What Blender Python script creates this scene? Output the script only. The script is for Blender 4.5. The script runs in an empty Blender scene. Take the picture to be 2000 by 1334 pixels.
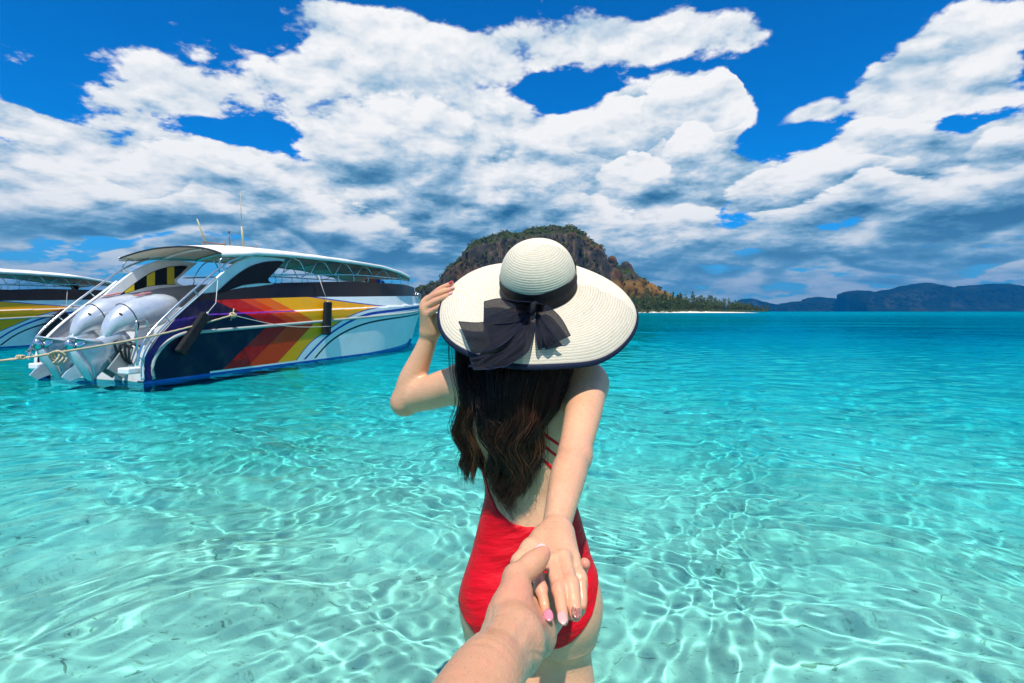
import bpy, bmesh, math, random
import numpy as np
from mathutils import Vector, Matrix, noise
R = math.radians
random.seed(7); rng = np.random.default_rng(7)
SC = bpy.context.scene
COL = SC.collection

# ------------------------------------------------------------------ camera
CAM_H = 1.15          # metres above the water
F = 1000.0            # focal length in pixels of a 2000 px wide frame (18 mm on full frame)
HZ = 608.0            # row of the sea horizon
cam_d = bpy.data.cameras.new('camera'); cam = bpy.data.objects.new('camera', cam_d); COL.objects.link(cam)
cam_d.sensor_width = 36.0; cam_d.lens = 18.0
cam_d.shift_y = -(667.0 - HZ) / 2000.0
cam_d.clip_start = 0.02; cam_d.clip_end = 60000
cam.location = (0, 0, CAM_H); cam.rotation_euler = (R(90), 0, 0)
SC.camera = cam

def at(px, py, Y):
    """world point seen at photo pixel (px,py) lying Y metres ahead"""
    return Vector(((px - 1000.0) / F * Y, Y, CAM_H - (py - HZ) / F * Y))

# ------------------------------------------------------------------ world, sun, exposure
SUN_EL, SUN_AZ = R(61), R(180)      # azimuth clockwise from +Y (north): behind and a little left of the camera
SUN_DIR = Vector((math.sin(SUN_AZ) * math.cos(SUN_EL), math.cos(SUN_AZ) * math.cos(SUN_EL), math.sin(SUN_EL)))
SC.view_settings.view_transform = 'Standard'; SC.view_settings.look = 'None'
SC.view_settings.gamma = 1.0; SC.view_settings.use_curve_mapping = False
SC.view_settings.exposure = 0.22
sun_d = bpy.data.lights.new('sun', 'SUN'); sun_d.energy = 5.0; sun_d.angle = R(0.5); sun_d.color = (1.0, 0.965, 0.91)
sun_d.cycles.is_caustics_light = True
sun = bpy.data.objects.new('sun', sun_d); COL.objects.link(sun)
sun.rotation_euler = SUN_DIR.to_track_quat('Z', 'Y').to_euler()
SC.cycles.max_bounces = 10; SC.cycles.transparent_max_bounces = 24
SC.cycles.diffuse_bounces = 3; SC.cycles.glossy_bounces = 4; SC.cycles.transmission_bounces = 6; SC.cycles.volume_bounces = 0
SC.cycles.caustics_refractive = True; SC.cycles.caustics_reflective = False
SC.cycles.sample_clamp_indirect = 4.0
SC.cycles.use_denoising = True
SC.cycles.adaptive_threshold = 0.02; SC.cycles.adaptive_min_samples = 8
# ------------------------------------------------------------------ sky: Nishita air with cumulus laid out by azimuth and elevation
class NT:
    def __init__(s, tree): s.t = tree
    def n(s, kind, **kw):
        nd = s.t.nodes.new(kind)
        for k, v in kw.items(): setattr(nd, k, v)
        return nd
    def put(s, sock, v):
        if v is None: return
        if hasattr(v, 'links') or isinstance(v, bpy.types.NodeSocket): s.t.links.new(v, sock)
        else: sock.default_value = v
    def m(s, op, a, b=None, c=None, clamp=False):
        nd = s.n('ShaderNodeMath', operation=op, use_clamp=clamp)
        s.put(nd.inputs[0], a); s.put(nd.inputs[1], b); s.put(nd.inputs[2], c)
        return nd.outputs[0]
    def v(s, op, a, b=None, sc=None):
        nd = s.n('ShaderNodeVectorMath', operation=op)
        s.put(nd.inputs[0], a); s.put(nd.inputs[1], b)
        if sc is not None: s.put(nd.inputs['Scale'], sc)
        return nd.outputs['Value'] if op in ('LENGTH', 'DOT_PRODUCT', 'DISTANCE') else nd.outputs[0]
    def smooth(s, x, a, b, lo=0.0, hi=1.0, kind='SMOOTHSTEP'):
        nd = s.n('ShaderNodeMapRange', interpolation_type=kind, clamp=True)
        s.put(nd.inputs[0], x); s.put(nd.inputs[1], a); s.put(nd.inputs[2], b); s.put(nd.inputs[3], lo); s.put(nd.inputs[4], hi)
        return nd.outputs[0]
    def mix(s, f, a, b, mode='MIX'):
        nd = s.n('ShaderNodeMix', data_type='RGBA', blend_type=mode)
        s.put(nd.inputs[0], f)
        s.put(nd.inputs[6], a if not isinstance(a, tuple) or len(a) == 4 else a + (1,))
        s.put(nd.inputs[7], b if not isinstance(b, tuple) or len(b) == 4 else b + (1,))
        return nd.outputs[2]
    def noise(s, vec, scale, detail=4, rough=.5, dist=0.0, kind=None, lac=2.0):
        nd = s.n('ShaderNodeTexNoise')
        if kind: nd.noise_type = kind
        s.put(nd.inputs['Vector'], vec); s.put(nd.inputs['Scale'], scale); s.put(nd.inputs['Detail'], detail)
        s.put(nd.inputs['Roughness'], rough); s.put(nd.inputs['Distortion'], dist); s.put(nd.inputs['Lacunarity'], lac)
        return nd.outputs[0]
    def xyz(s, vec):
        nd = s.n('ShaderNodeSeparateXYZ'); s.put(nd.inputs[0], vec); return nd.outputs
    def comb(s, x=0, y=0, z=0):
        nd = s.n('ShaderNodeCombineXYZ'); s.put(nd.inputs[0], x); s.put(nd.inputs[1], y); s.put(nd.inputs[2], z); return nd.outputs[0]
    def ramp(s, x, stops, mode='LINEAR'):
        nd = s.n('ShaderNodeValToRGB'); cr = nd.color_ramp; cr.interpolation = mode
        while len(cr.elements) < len(stops): cr.elements.new(0.5)
        for e, (p, c) in zip(cr.elements, stops): e.position = p; e.color = c if len(c) == 4 else tuple(c) + (1,)
        s.put(nd.inputs[0], x); return nd.outputs[0]

def azel(px, py):
    return math.atan((px - 1000) / 1000.0), math.atan((HZ - py) / math.hypot(1000.0, px - 1000))

# (px, py, half width, half height, tilt in degrees, weight): where cloud gathers (+) and where the blue shows (-)
CLOUDS = [
    (470, 150, 270, 62, -18, .72), (640, 40, 280, 75, -8, .75), (330, 95, 110, 46, 20, .60), (800, 50, 180, 70, 0, .6), (820, 200, 240, 130, 0, .75), (900, 320, 330, 110, 0, .8),
    (1060, 70, 190, 72, 8, .75), (1330, 50, 200, 58, 0, .75), (1300, 280, 160, 120, 0, .9), (1395, 195, 62, 72, 0, .9), (1290, 210, 100, 60, 0, .7), (1190, 250, 90, 60, 0, .55),
    (180, 345, 300, 85, 0, .85), (520, 370, 260, 75, 0, .8), (330, 275, 100, 50, 0, .5), (90, 215, 170, 36, 5, .75), (1870, 50, 190, 85, 0, .9), (1730, 110, 110, 60, 0, .7), (1705, 235, 105, 52, 0, .75), (1940, 120, 90, 60, 0, .5),
    (1860, 300, 300, 62, 0, .75), (1530, 315, 150, 48, 0, .6), (1580, 195, 72, 30, -10, .66), (1000, 410, 1100, 55, 0, .5), (1950, 225, 90, 50, 0, .6), (70, 465, 110, 30, 0, .45), (220, 470, 60, 22, 0, .5), (110, 508, 120, 12, 0, .4),
    (100, 90, 220, 90, 20, -.25), (520, 262, 110, 28, 15, -.42), (1580, 80, 120, 130, 10, -.35), (1500, 255, 70, 62, 0, -.55),
    (1100, 168, 90, 34, 8, -.45), (230, 455, 260, 45, 0, -.55), (400, 505, 200, 20, 0, -.2), (1460, 395, 60, 24, 0, -.75),
    (1015, 368, 36, 24, 0, -.85), (1880, 178, 110, 22, 0, -.55), (660, 135, 60, 22, -30, -.3),
]
# darker undersides
BASES = [(850, 425, 300, 40, 4, .75), (1340, 465, 220, 46, 0, .9), (1880, 335, 230, 75, 0, .95), (250, 400, 300, 36, 3, .6), (600, 175, 260, 34, -25, .35),
         (1620, 455, 330, 40, 0, .8), (1500, 370, 110, 35, 0, .5), (1760, 130, 160, 35, 0, .35), (560, 470, 300, 18, 0, .4), (1950, 420, 260, 40, 0, .7), (1000, 340, 120, 50, 20, .25)]

def blob_group(name, items):
    g = bpy.data.node_groups.new(name, 'ShaderNodeTree')
    g.interface.new_socket('AE', in_out='INPUT', socket_type='NodeSocketVector')
    g.interface.new_socket('Sum', in_out='OUTPUT', socket_type='NodeSocketFloat')
    b = NT(g); gi = b.n('NodeGroupInput'); go = b.n('NodeGroupOutput')
    acc = None
    for (px, py, w, h, tilt, wt) in items:
        a, e = azel(px, py)
        sx = abs(azel(px + w, py)[0] - azel(px - w, py)[0]) / 2; sy = abs(azel(px, py + h)[1] - azel(px, py - h)[1]) / 2
        mp = b.n('ShaderNodeMapping', vector_type='TEXTURE')
        mp.inputs['Location'].default_value = (a, e, 0); mp.inputs['Rotation'].default_value = (0, 0, R(-tilt)); mp.inputs['Scale'].default_value = (sx, sy, 1)
        # (each term waits for the one before it: keeps the shader's working memory small)
        b.put(mp.inputs['Vector'], gi.outputs[0] if acc is None else b.v('ADD', gi.outputs[0], b.m('MULTIPLY', acc, 1e-9)))
        d = b.v('LENGTH', mp.outputs[0])
        f = b.smooth(d, 1.5, 0.35, 0.0, wt)
        acc = f if acc is None else b.m('ADD', acc, f)
    b.put(go.inputs[0], acc)
    return g

W = bpy.data.worlds.new('World'); SC.world = W; W.use_nodes = True
W.cycles.sampling_method = 'MANUAL'; W.cycles.sample_map_resolution = 512
N = NT(W.node_tree); bg = W.node_tree.nodes['Background']
geo = N.n('ShaderNodeTexCoord').outputs['Generated']
DIR = N.v('NORMALIZE', geo)

cov_g = blob_group('cloud_cover', CLOUDS); base_g = blob_group('cloud_base', BASES)
def cover(vec, wait=None):
    """azimuth/elevation, warped so outlines are not ellipses -> cover, base darkness, elevation, warp colour"""
    x, y, z = N.xyz(vec)
    ae = N.comb(N.m('ARCTAN2', x, y), N.m('ARCSINE', z), 0)
    wv = N.n('ShaderNodeTexNoise'); wv.inputs['Scale'].default_value = 3.2; wv.inputs['Detail'].default_value = 3; N.put(wv.inputs['Vector'], vec)
    ae = N.v('ADD', ae, N.v('SCALE', N.v('SUBTRACT', wv.outputs['Color'], (.5, .5, .5)), sc=.18))
    ae = N.v('ADD', ae, (0.0, .030, 0.0))
    if wait is not None: ae = N.v('ADD', ae, N.m('MULTIPLY', wait, 1e-9))
    cg = N.n('ShaderNodeGroup'); cg.node_tree = cov_g; N.put(cg.inputs[0], ae)
    low = N.m('ADD', N.smooth(z, .14, .40, .40, -.30), N.smooth(z, .56, .72, 0, .42))  # last term: unseen cloud overhead, added to brighten and soften the fill light
    return N.m('ADD', cg.outputs[0], low), ae, wv.outputs['Color']
def detail_noise(vec, oct, puffy, wcol):
    """cloud sheet coordinate: seen from below, flattening towards the horizon"""
    x, y, z = N.xyz(vec)
    q = N.v('SCALE', vec, sc=N.m('DIVIDE', 1.0, N.m('ADD', N.m('MAXIMUM', z, 0.0), 0.24)))
    q = N.v('MULTIPLY', q, (1, 1, 1.9))
    d = N.m('MULTIPLY', N.m('SUBTRACT', N.noise(q, 3.0, oct, .60, .0), .5), 3.1)
    if not puffy: return d
    vo = N.n('ShaderNodeTexVoronoi', feature='F1'); vo.inputs['Scale'].default_value = 7.0; vo.inputs['Detail'].default_value = puffy; vo.inputs['Roughness'].default_value = .62; vo.inputs['Lacunarity'].default_value = 2.3
    vo.normalize = True
    N.put(vo.inputs['Vector'], N.v('ADD', q, N.v('SCALE', wcol, sc=.35)))
    return N.m('ADD', d, N.m('MULTIPLY', N.m('SUBTRACT', .45, vo.outputs['Distance']), .85))
C0, AE, WC = cover(DIR)
bgp = N.n('ShaderNodeGroup'); bgp.node_tree = base_g; N.put(bgp.inputs[0], N.v('ADD', AE, N.m('MULTIPLY', C0, 1e-9)))
BASE = bgp.outputs[0]
n0 = detail_noise(DIR, 7, 2.6, WC)
n1 = detail_noise(N.v('ADD', DIR, (-.014, 0, .024)), 6, 2.6, WC)
DUP = N.v('ADD', DIR, (-.02, 0, .085))
C2, _, _ = cover(DUP, BASE)
n2 = detail_noise(DUP, 3, 0, None)
D0 = N.m('ADD', C0, n0)
alpha = N.smooth(D0, .18, .44)
thick = N.smooth(D0, .30, 1.25)
relief = N.m('SUBTRACT', n0, n1)            # > 0 on the side that faces the sun
light = N.m('ADD', N.m('ADD', .82, N.m('MULTIPLY', relief, .62)), N.m('MULTIPLY', N.m('SUBTRACT', n0, n2), .12))
above = N.smooth(N.m('ADD', C2, n2), .35, 1.15)
light = N.m('SUBTRACT', light, N.m('MULTIPLY', above, .19))
light = N.m('SUBTRACT', light, N.m('MULTIPLY', N.m('MINIMUM', BASE, 1.0), N.m('ADD', .18, N.m('MULTIPLY', thick, .22))))
light = N.m('MAXIMUM', N.m('MINIMUM', light, 1.0), 0.0)
# single clouds in front of that sheet: lit crowns, flat shaded bases (px, py, half width, half height, tilt, base tone, top-to-base contrast, edge noise, softness)
PUFFS = [
    (1240, 478, 230, 30, 0, .26, .22, .45, .5), (1620, 462, 320, 32, -4, .28, .30, .5, .5), (1900, 432, 260, 34, -8, .42, .30, .5, .5), (420, 470, 260, 20, 0, .62, .2, .5, .5),
    (1330, 400, 110, 36, 0, .84, .26, .6, .16), (1190, 410, 95, 60, 0, .80, .36, .5, .16), (1060, 390, 120, 60, 0, .78, .30, .5, .2), (1760, 500, 160, 16, 0, .74, .2, .5, .4), (1960, 470, 90, 26, 0, .80, .2, .5, .3),
    (1090, 310, 150, 80, 10, .84, .18, .5, .2), (1285, 300, 140, 95, 0, .84, .26, .55, .12), (1215, 250, 70, 52, 0, .90, .22, .7, .08), (1310, 215, 78, 62, 0, .92, .22, .65, .07), (1398, 190, 50, 66, 0, .92, .24, .6, .06), (1350, 285, 60, 44, 0, .90, .30, .6, .08), (1240, 320, 66, 40, 0, .90, .30, .6, .08),
    (1890, 335, 210, 92, 12, .42, .62, .45, .3), (1950, 240, 80, 50, 0, .78, .30, .5, .2), (1590, 335, 170, 56, 14, .70, .55, .5, .16), (1720, 350, 120, 50, 10, .72, .5, .5, .2), (1702, 236, 92, 52, 4, .84, .28, .55, .14), (1578, 196, 66, 22, 24, .86, .2, .7, .4),
    (850, 432, 320, 52, -2, .24, .30, .5, .45), (640, 400, 200, 60, -4, .62, .45, .5, .3), (940, 350, 170, 85, 0, .66, .40, .5, .3), (760, 260, 170, 110, 0, .78, .30, .5, .25),
    (250, 402, 290, 44, 0, .38, .42, .5, .4), (500, 350, 120, 52, 0, .76, .42, .5, .2), (330, 310, 110, 60, 0, .84, .34, .5, .14), (120, 325, 150, 58, 0, .80, .38, .5, .18), (80, 215, 130, 26, 5, .88, .16, .6, .35), (230, 470, 56, 22, 0, .86, .2, .6, .2), (60, 468, 80, 24, 0, .84, .2, .6, .2),
]
nE = N.m('ADD', N.m('MULTIPLY', n0, .62), .02)
rel = N.m('SUBTRACT', N.m('MULTIPLY', relief, .66), .07)
L_, A_ = light, alpha
for (px, py, w, h, tilt, tone, con, en, soft) in PUFFS:
    a, e = azel(px, py)
    sx = abs(azel(px + w, py)[0] - azel(px - w, py)[0]) / 2; sy = abs(azel(px, py + h)[1] - azel(px, py - h)[1]) / 2
    mp = N.n('ShaderNodeMapping', vector_type='TEXTURE')
    mp.inputs['Location'].default_value = (a, e, 0); mp.inputs['Rotation'].default_value = (0, 0, R(tilt)); mp.inputs['Scale'].default_value = (sx, sy, 1)
    N.put(mp.inputs['Vector'], N.v('ADD', AE, N.m('MULTIPLY', L_, 1e-9)))
    lx, ly, _z = N.xyz(mp.outputs[0])
    d = N.m('SQRT', N.m('ADD', N.m('MULTIPLY', lx, lx), N.m('POWER', N.m('MAXIMUM', ly, N.m('MULTIPLY', ly, -1.5)), 2.0)))
    m_ = N.smooth(N.m('ADD', N.m('SUBTRACT', 1.0, d), N.m('MULTIPLY', nE, en*1.5)), 0.0, soft, 0.0, 1.0)
    li = N.m('ADD', N.m('ADD', N.m('MULTIPLY', N.m('MAXIMUM', N.m('MINIMUM', ly, 1.0), -1.0), con*1.25), tone), rel)
    L_ = N.m('ADD', L_, N.m('MULTIPLY', m_, N.m('SUBTRACT', li, L_)))
    A_ = N.m('MAXIMUM', A_, m_)
light = N.m('MAXIMUM', N.m('MINIMUM', L_, 1.0), 0.0); alpha = A_
ccol = N.ramp(light, [(0, (.03, .15, .31)), (.28, (.12, .31, .50)), (.55, (.40, .58, .75)), (.8, (.82, .87, .92)), (1, (1.02, 1.02, 1.02))])
CLOUD_GAIN = 7.9
ccol = N.v('SCALE', ccol, sc=CLOUD_GAIN)
sk = N.n('ShaderNodeTexSky'); sk.sky_type = 'NISHITA'; sk.sun_disc = False
sk.sun_elevation = SUN_EL; sk.sun_rotation = SUN_AZ; sk.air_density = 1.0; sk.dust_density = 0.1; sk.ozone_density = 4.0
X, Y_, Z_ = N.xyz(DIR)
# keep the sky at and below the horizon blue instead of Nishita's brown ground band
skv = N.v('NORMALIZE', N.comb(X, Y_, N.m('MAXIMUM', Z_, .05)))
N.put(sk.inputs['Vector'], skv)
SKY_TINT = (.02, .68, 1.30)
skc = N.v('MULTIPLY', sk.outputs[0], SKY_TINT)
# thin haze veil low down
col = N.mix(N.m('MULTIPLY', alpha, 1.0), skc, ccol)
col = N.mix(N.smooth(Z_, .20, -.01, 0, .72), col, tuple(c * 8.0 for c in (.17, .42, .64)))
N.put(bg.inputs[0], col); bg.inputs[1].default_value = 0.105
# ------------------------------------------------------------------ helpers
def tag(o, label=None, cat=None, group=None, kind=None):
    if label: o['label'] = label
    if cat: o['category'] = cat
    if group: o['group'] = group
    if kind: o['kind'] = kind
    return o
def link(name, me, mat=None, parent=None):
    o = bpy.data.objects.new(name, me); COL.objects.link(o)
    if mat is not None:
        for m_ in (mat if isinstance(mat, (list, tuple)) else [mat]): me.materials.append(m_)
    if parent is not None: o.parent = parent
    return o
def empty(name, loc=(0, 0, 0)):
    o = bpy.data.objects.new(name, None); COL.objects.link(o); o.location = loc; o.empty_display_size = .1; return o
def mat(name, col=(.5, .5, .5), rough=.6, metal=0.0, spec=.5, build=None, **kw):
    m_ = bpy.data.materials.new(name); m_.use_nodes = True
    p = m_.node_tree.nodes['Principled BSDF']
    p.inputs['Base Color'].default_value = tuple(col) + (1,)
    p.inputs['Roughness'].default_value = rough; p.inputs['Metallic'].default_value = metal; p.inputs['Specular IOR Level'].default_value = spec
    for k, v in kw.items(): p.inputs[k.replace('_', ' ')].default_value = v
    if build: build(NT(m_.node_tree), p)
    return m_
def bump(n, p, h, dist=.01, strength=1.0):
    bp = n.n('ShaderNodeBump'); bp.inputs['Distance'].default_value = dist; bp.inputs['Strength'].default_value = strength
    n.put(bp.inputs['Height'], h); n.put(p.inputs['Normal'], bp.outputs[0])
def mesh_np(name, co, faces, smooth=True):
    me = bpy.data.meshes.new(name)
    co = np.ascontiguousarray(co, dtype=np.float32).reshape(-1, 3)
    faces = np.ascontiguousarray(faces, dtype=np.int32)
    k = faces.shape[1]; n = len(faces)
    me.vertices.add(len(co)); me.vertices.foreach_set('co', co.ravel())
    me.loops.add(n * k); me.loops.foreach_set('vertex_index', faces.ravel())
    me.polygons.add(n); me.polygons.foreach_set('loop_start', np.arange(0, n * k, k, dtype=np.int32))
    me.polygons.foreach_set('loop_total', np.full(n, k, dtype=np.int32))
    me.update(calc_edges=True)
    if smooth: me.polygons.foreach_set('use_smooth', np.ones(n, dtype=bool))
    return me
def grid_faces(nr, na, wrap):
    i = np.arange(nr - 1)[:, None]; j = np.arange(na if wrap else na - 1)[None, :]
    j2 = (j + 1) % na
    return np.stack([i*na+j, i*na+j2, (i+1)*na+j2, (i+1)*na+j], -1).reshape(-1, 4)
def fattr(me, name, vals):
    a_ = me.attributes.new(name, 'FLOAT', 'POINT'); a_.data.foreach_set('value', np.ascontiguousarray(vals, dtype=np.float32).ravel())

class MB:
    """collects boxes, tubes, lofts; build() links them as one mesh"""
    def __init__(s): s.v = []; s.f = []; s.sm = []
    def add(s, vs, fs, smooth=False):
        k = len(s.v); s.v += [tuple(v) for v in vs]; s.f += [tuple(i + k for i in f) for f in fs]; s.sm += [smooth] * len(fs); return s
    def box(s, c, d, rot=None):
        c = Vector(c); vs = []
        for sx in (-.5, .5):
            for sy in (-.5, .5):
                for sz in (-.5, .5):
                    p = Vector((sx*d[0], sy*d[1], sz*d[2]))
                    if rot is not None: p = rot @ p
                    vs.append(c + p)
        return s.add(vs, [(0, 1, 3, 2), (4, 6, 7, 5), (0, 4, 5, 1), (2, 3, 7, 6), (0, 2, 6, 4), (1, 5, 7, 3)])
    def tube(s, pts, r, n=8, caps=True, flat=None):
        """tube through pts; r a radius or one per point (or (rx, ry) pairs with flat = up hint)"""
        pts = [Vector(p) for p in pts]; m_ = len(pts)
        rs = r if isinstance(r, (list, tuple)) else [r] * m_
        up = Vector(flat) if flat is not None else None
        vs = []; nrm = None
        for i, p in enumerate(pts):
            t = (pts[min(i+1, m_-1)] - pts[max(i-1, 0)])
            t = t.normalized() if t.length > 1e-9 else Vector((0, 0, 1))
            if up is not None: a_ = (up - t * up.dot(t)).normalized()
            elif nrm is None:
                h = Vector((0, 0, 1)) if abs(t.z) < .9 else Vector((1, 0, 0)); a_ = (h - t * h.dot(t)).normalized()
            else: a_ = (nrm - t * nrm.dot(t)).normalized()
            nrm = a_; b_ = t.cross(a_)
            rr = rs[i]; ra, rb_ = rr if isinstance(rr, (list, tuple)) else (rr, rr)
            for k in range(n):
                an = 2*math.pi*k/n; vs.append(p + a_*math.cos(an)*ra + b_*math.sin(an)*rb_)
        fs = [(i*n+k, i*n+(k+1) % n, (i+1)*n+(k+1) % n, (i+1)*n+k) for i in range(m_-1) for k in range(n)]
        if caps: fs += [tuple(range(n))[::-1], tuple((m_-1)*n+k for k in range(n))]
        return s.add(vs, fs, True)
    def loft(s, rings, closed=True, caps=True, smooth=True):
        n = len(rings[0]); vs = [p for r_ in rings for p in r_]
        kk = n if closed else n-1
        fs = [(i*n+k, i*n+(k+1) % n, (i+1)*n+(k+1) % n, (i+1)*n+k) for i in range(len(rings)-1) for k in range(kk)]
        if caps and closed: fs += [tuple(range(n))[::-1], tuple((len(rings)-1)*n+k for k in range(n))]
        return s.add(vs, fs, smooth)
    def slab(s, poly, t0, t1, frame):
        """polygon in 2-D given thickness: frame(u, v, w) -> point"""
        n = len(poly)
        vs = [frame(u, v, t0) for u, v in poly] + [frame(u, v, t1) for u, v in poly]
        fs = [tuple(range(n))[::-1], tuple(range(n, 2*n))] + [(k, (k+1) % n, n+(k+1) % n, n+k) for k in range(n)]
        return s.add(vs, fs)
    def mesh(s, name, bevel=0.0, recalc=True):
        me = bpy.data.meshes.new(name); me.from_pydata(s.v, [], s.f)
        me.polygons.foreach_set('use_smooth', s.sm)
        bm = bmesh.new(); bm.from_mesh(me)
        if recalc: bmesh.ops.recalc_face_normals(bm, faces=bm.faces)
        if bevel:
            ed = [e for e in bm.edges if len(e.link_faces) == 2 and e.calc_face_angle(0) > .6]
            bmesh.ops.bevel(bm, geom=ed, offset=bevel, segments=2, profile=.5, affect='EDGES', clamp_overlap=True)
        bm.to_mesh(me); bm.free(); return me
    def build(s, name, m_, parent=None, bevel=0.0, **kw): return link(name, s.mesh(name, bevel, **kw), m_, parent)

def catmull(pts, n):
    """smooth curve through the points, n samples per span"""
    P = [Vector(p) for p in pts]; P = [P[0]*2-P[1]] + P + [P[-1]*2-P[-2]]; out_ = []
    for i in range(1, len(P)-2):
        for k in range(n):
            t = k/n; a_, b_, c, d = P[i-1], P[i], P[i+1], P[i+2]
            out_.append(.5*((2*b_)+(c-a_)*t+(2*a_-5*b_+4*c-d)*t*t+(3*b_-a_-3*c+d)*t**3))
    out_.append(P[-2]); return out_

# cheap value noise on arrays
def vnoise(p, seed=0):
    p = np.asarray(p, dtype=np.float64); i = np.floor(p).astype(np.int64); f = p - i; f = f*f*(3-2*f)
    def h(ix, iy, iz):
        n_ = (ix*374761393 + iy*668265263 + iz*2147483647 + seed*1274126177) & 0xffffffff
        n_ = ((n_ ^ (n_ >> 13)) * 1274126177) & 0xffffffff
        return ((n_ ^ (n_ >> 16)) & 0xffff) / 65535.0
    r_ = 0
    for dx in (0, 1):
        for dy in (0, 1):
            for dz in (0, 1):
                w = (f[..., 0] if dx else 1-f[..., 0]) * (f[..., 1] if dy else 1-f[..., 1]) * (f[..., 2] if dz else 1-f[..., 2])
                r_ = r_ + w * h(i[..., 0]+dx, i[..., 1]+dy, i[..., 2]+dz)
    return r_
def fbm(p, oct=4, seed=0, gain=.5):
    a_ = 1.0; s_ = 0; t = 0; p = np.asarray(p, dtype=np.float64)
    for k in range(oct): s_ = s_ + a_*(vnoise(p, seed+k)-.5)*2; t += a_; a_ *= gain; p = p*2.03+7.1
    return s_/t
def polar_grid(rings, angs):
    nr, na = len(rings), len(angs)
    r = np.asarray(rings)[:, None]; a = np.asarray(angs)[None, :]
    x = (r * np.sin(a)); y = (r * np.cos(a))
    return x, y

# angular spacing: fine in the viewed sector, coarse behind
fine = np.linspace(R(-56), R(56), 540)
coarse = np.linspace(R(58), R(302), 60)[1:-1]
angs = np.concatenate([fine, coarse])
rings = [0.25]
while rings[-1] < 1.0: rings.append(rings[-1] * 1.012 + 0.002)
while rings[-1] < 9: rings.append(rings[-1] * 1.0042)
while rings[-1] < 60: rings.append(rings[-1] * 1.0070)
while rings[-1] < 14000: rings.append(rings[-1] * 1.03)
rings = np.array(rings)
x, y = polar_grid(rings, angs)
def waves(x, y, seed=3, n=60):
    g = np.random.default_rng(seed); z = np.zeros_like(x)
    rr = np.hypot(x, y)
    # gentle domain warp so crests do not run straight
    wx = x + .13*np.sin(1.9*y+1.1*x) + .07*np.sin(4.3*x-2.2*y+1)
    wy = y + .13*np.sin(2.3*x-0.7*y+2) + .07*np.sin(3.9*y+2.9*x)
    for k in range(n):
        lam = math.exp(g.uniform(math.log(0.058), math.log(0.7)))
        th = g.normal(R(80), R(42)); ph = g.uniform(0, 6.28)
        amp = AMP * lam ** 1.18
        kx, ky = math.cos(th) * 2*math.pi/lam, math.sin(th) * 2*math.pi/lam
        fade = np.clip(1.6 - rr*0.0048/lam*3.0, 0, 1)   # drop what the grid cannot hold
        z += fade * amp * np.sin(kx*wx + ky*wy + ph)
    return z
AMP = 0.0026
z = waves(x, y)
co = np.stack([x, y, z], -1)
me = mesh_np('water', co, grid_faces(len(rings), len(angs), True))
water = bpy.data.objects.new('water', me); COL.objects.link(water); water['kind'] = 'structure'
water.cycles.is_caustics_caster = True
m = bpy.data.materials.new('sea_water'); m.use_nodes = True; m.node_tree.nodes.clear(); n = NT(m.node_tree)
out = n.n('ShaderNodeOutputMaterial')
pos = n.n('ShaderNodeNewGeometry').outputs['Position']
px_, py_, pz_ = n.xyz(pos)
# the water body takes the red out of the light: little over the shallows, more where the bed drops away
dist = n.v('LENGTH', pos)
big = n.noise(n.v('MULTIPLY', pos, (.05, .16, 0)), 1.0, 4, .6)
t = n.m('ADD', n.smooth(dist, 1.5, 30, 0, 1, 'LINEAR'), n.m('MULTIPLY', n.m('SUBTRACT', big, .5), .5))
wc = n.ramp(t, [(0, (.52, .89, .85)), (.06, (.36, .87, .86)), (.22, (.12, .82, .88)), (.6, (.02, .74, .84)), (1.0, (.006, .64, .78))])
gl = n.n('ShaderNodeBsdfGlass'); gl.inputs['IOR'].default_value = 1.22; gl.inputs['Roughness'].default_value = 0.0
n.put(gl.inputs['Color'], wc)
# far out the ripples are too small for the mesh: they become relief and a soft sheen
n.put(gl.inputs['Roughness'], n.smooth(dist, 18, 260, 0.0, .22, 'LINEAR'))
wr = n.m('ADD', n.noise(n.v('MULTIPLY', pos, (.35, 1.1, 0)), 1.0, 4, .6), n.m('MULTIPLY', n.noise(n.v('MULTIPLY', pos, (.03, .10, 0)), 1.0, 3, .6), 5))
bp = n.n('ShaderNodeBump'); n.put(bp.inputs['Height'], wr); bp.inputs['Distance'].default_value = .16; n.put(bp.inputs['Strength'], n.smooth(dist, 14, 70, 0.0, 1.0)); n.put(gl.inputs['Normal'], bp.outputs[0])
n.put(out.inputs['Surface'], gl.outputs[0])
me.materials.append(m)
# seabed
def bed_depth(x, y):
    r = np.hypot(x, y)
    return 0.36 + 0.11*np.clip(y, 0, 400)**0.75 + 0.03*np.sin(1.3*x+.5*y)
rb = [0.2]
while rb[-1] < 14000: rb.append(rb[-1]*1.04+.01)
ab = np.linspace(0, 2*math.pi, 181)[:-1]
xb, yb = polar_grid(rb, ab)
db = np.minimum(bed_depth(xb, yb), 2.0)
co = np.stack([xb, yb, -db], -1)
me = mesh_np('seabed', co, grid_faces(len(rb), len(ab), True))
bed = bpy.data.objects.new('seabed', me); COL.objects.link(bed); bed['kind'] = 'structure'
bed.cycles.is_caustics_receiver = True
m = bpy.data.materials.new('white_sand'); m.use_nodes = True
n = NT(m.node_tree); b = m.node_tree.nodes['Principled BSDF']; b.inputs['Roughness'].default_value = 1; b.inputs['Specular IOR Level'].default_value = 0
pos = n.n('ShaderNodeNewGeometry').outputs['Position']
sc_ = n.mix(n.smooth(n.noise(n.v('MULTIPLY', pos, (.7, .7, 0)), 1.0, 5, .6), .35, .65), (.80, .76, .68), (.66, .62, .53))
grit = n.noise(pos, 26, 4, .7); sc_ = n.mix(n.smooth(grit, .56, .68, 0, .55), sc_, (.30, .27, .20))
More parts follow.
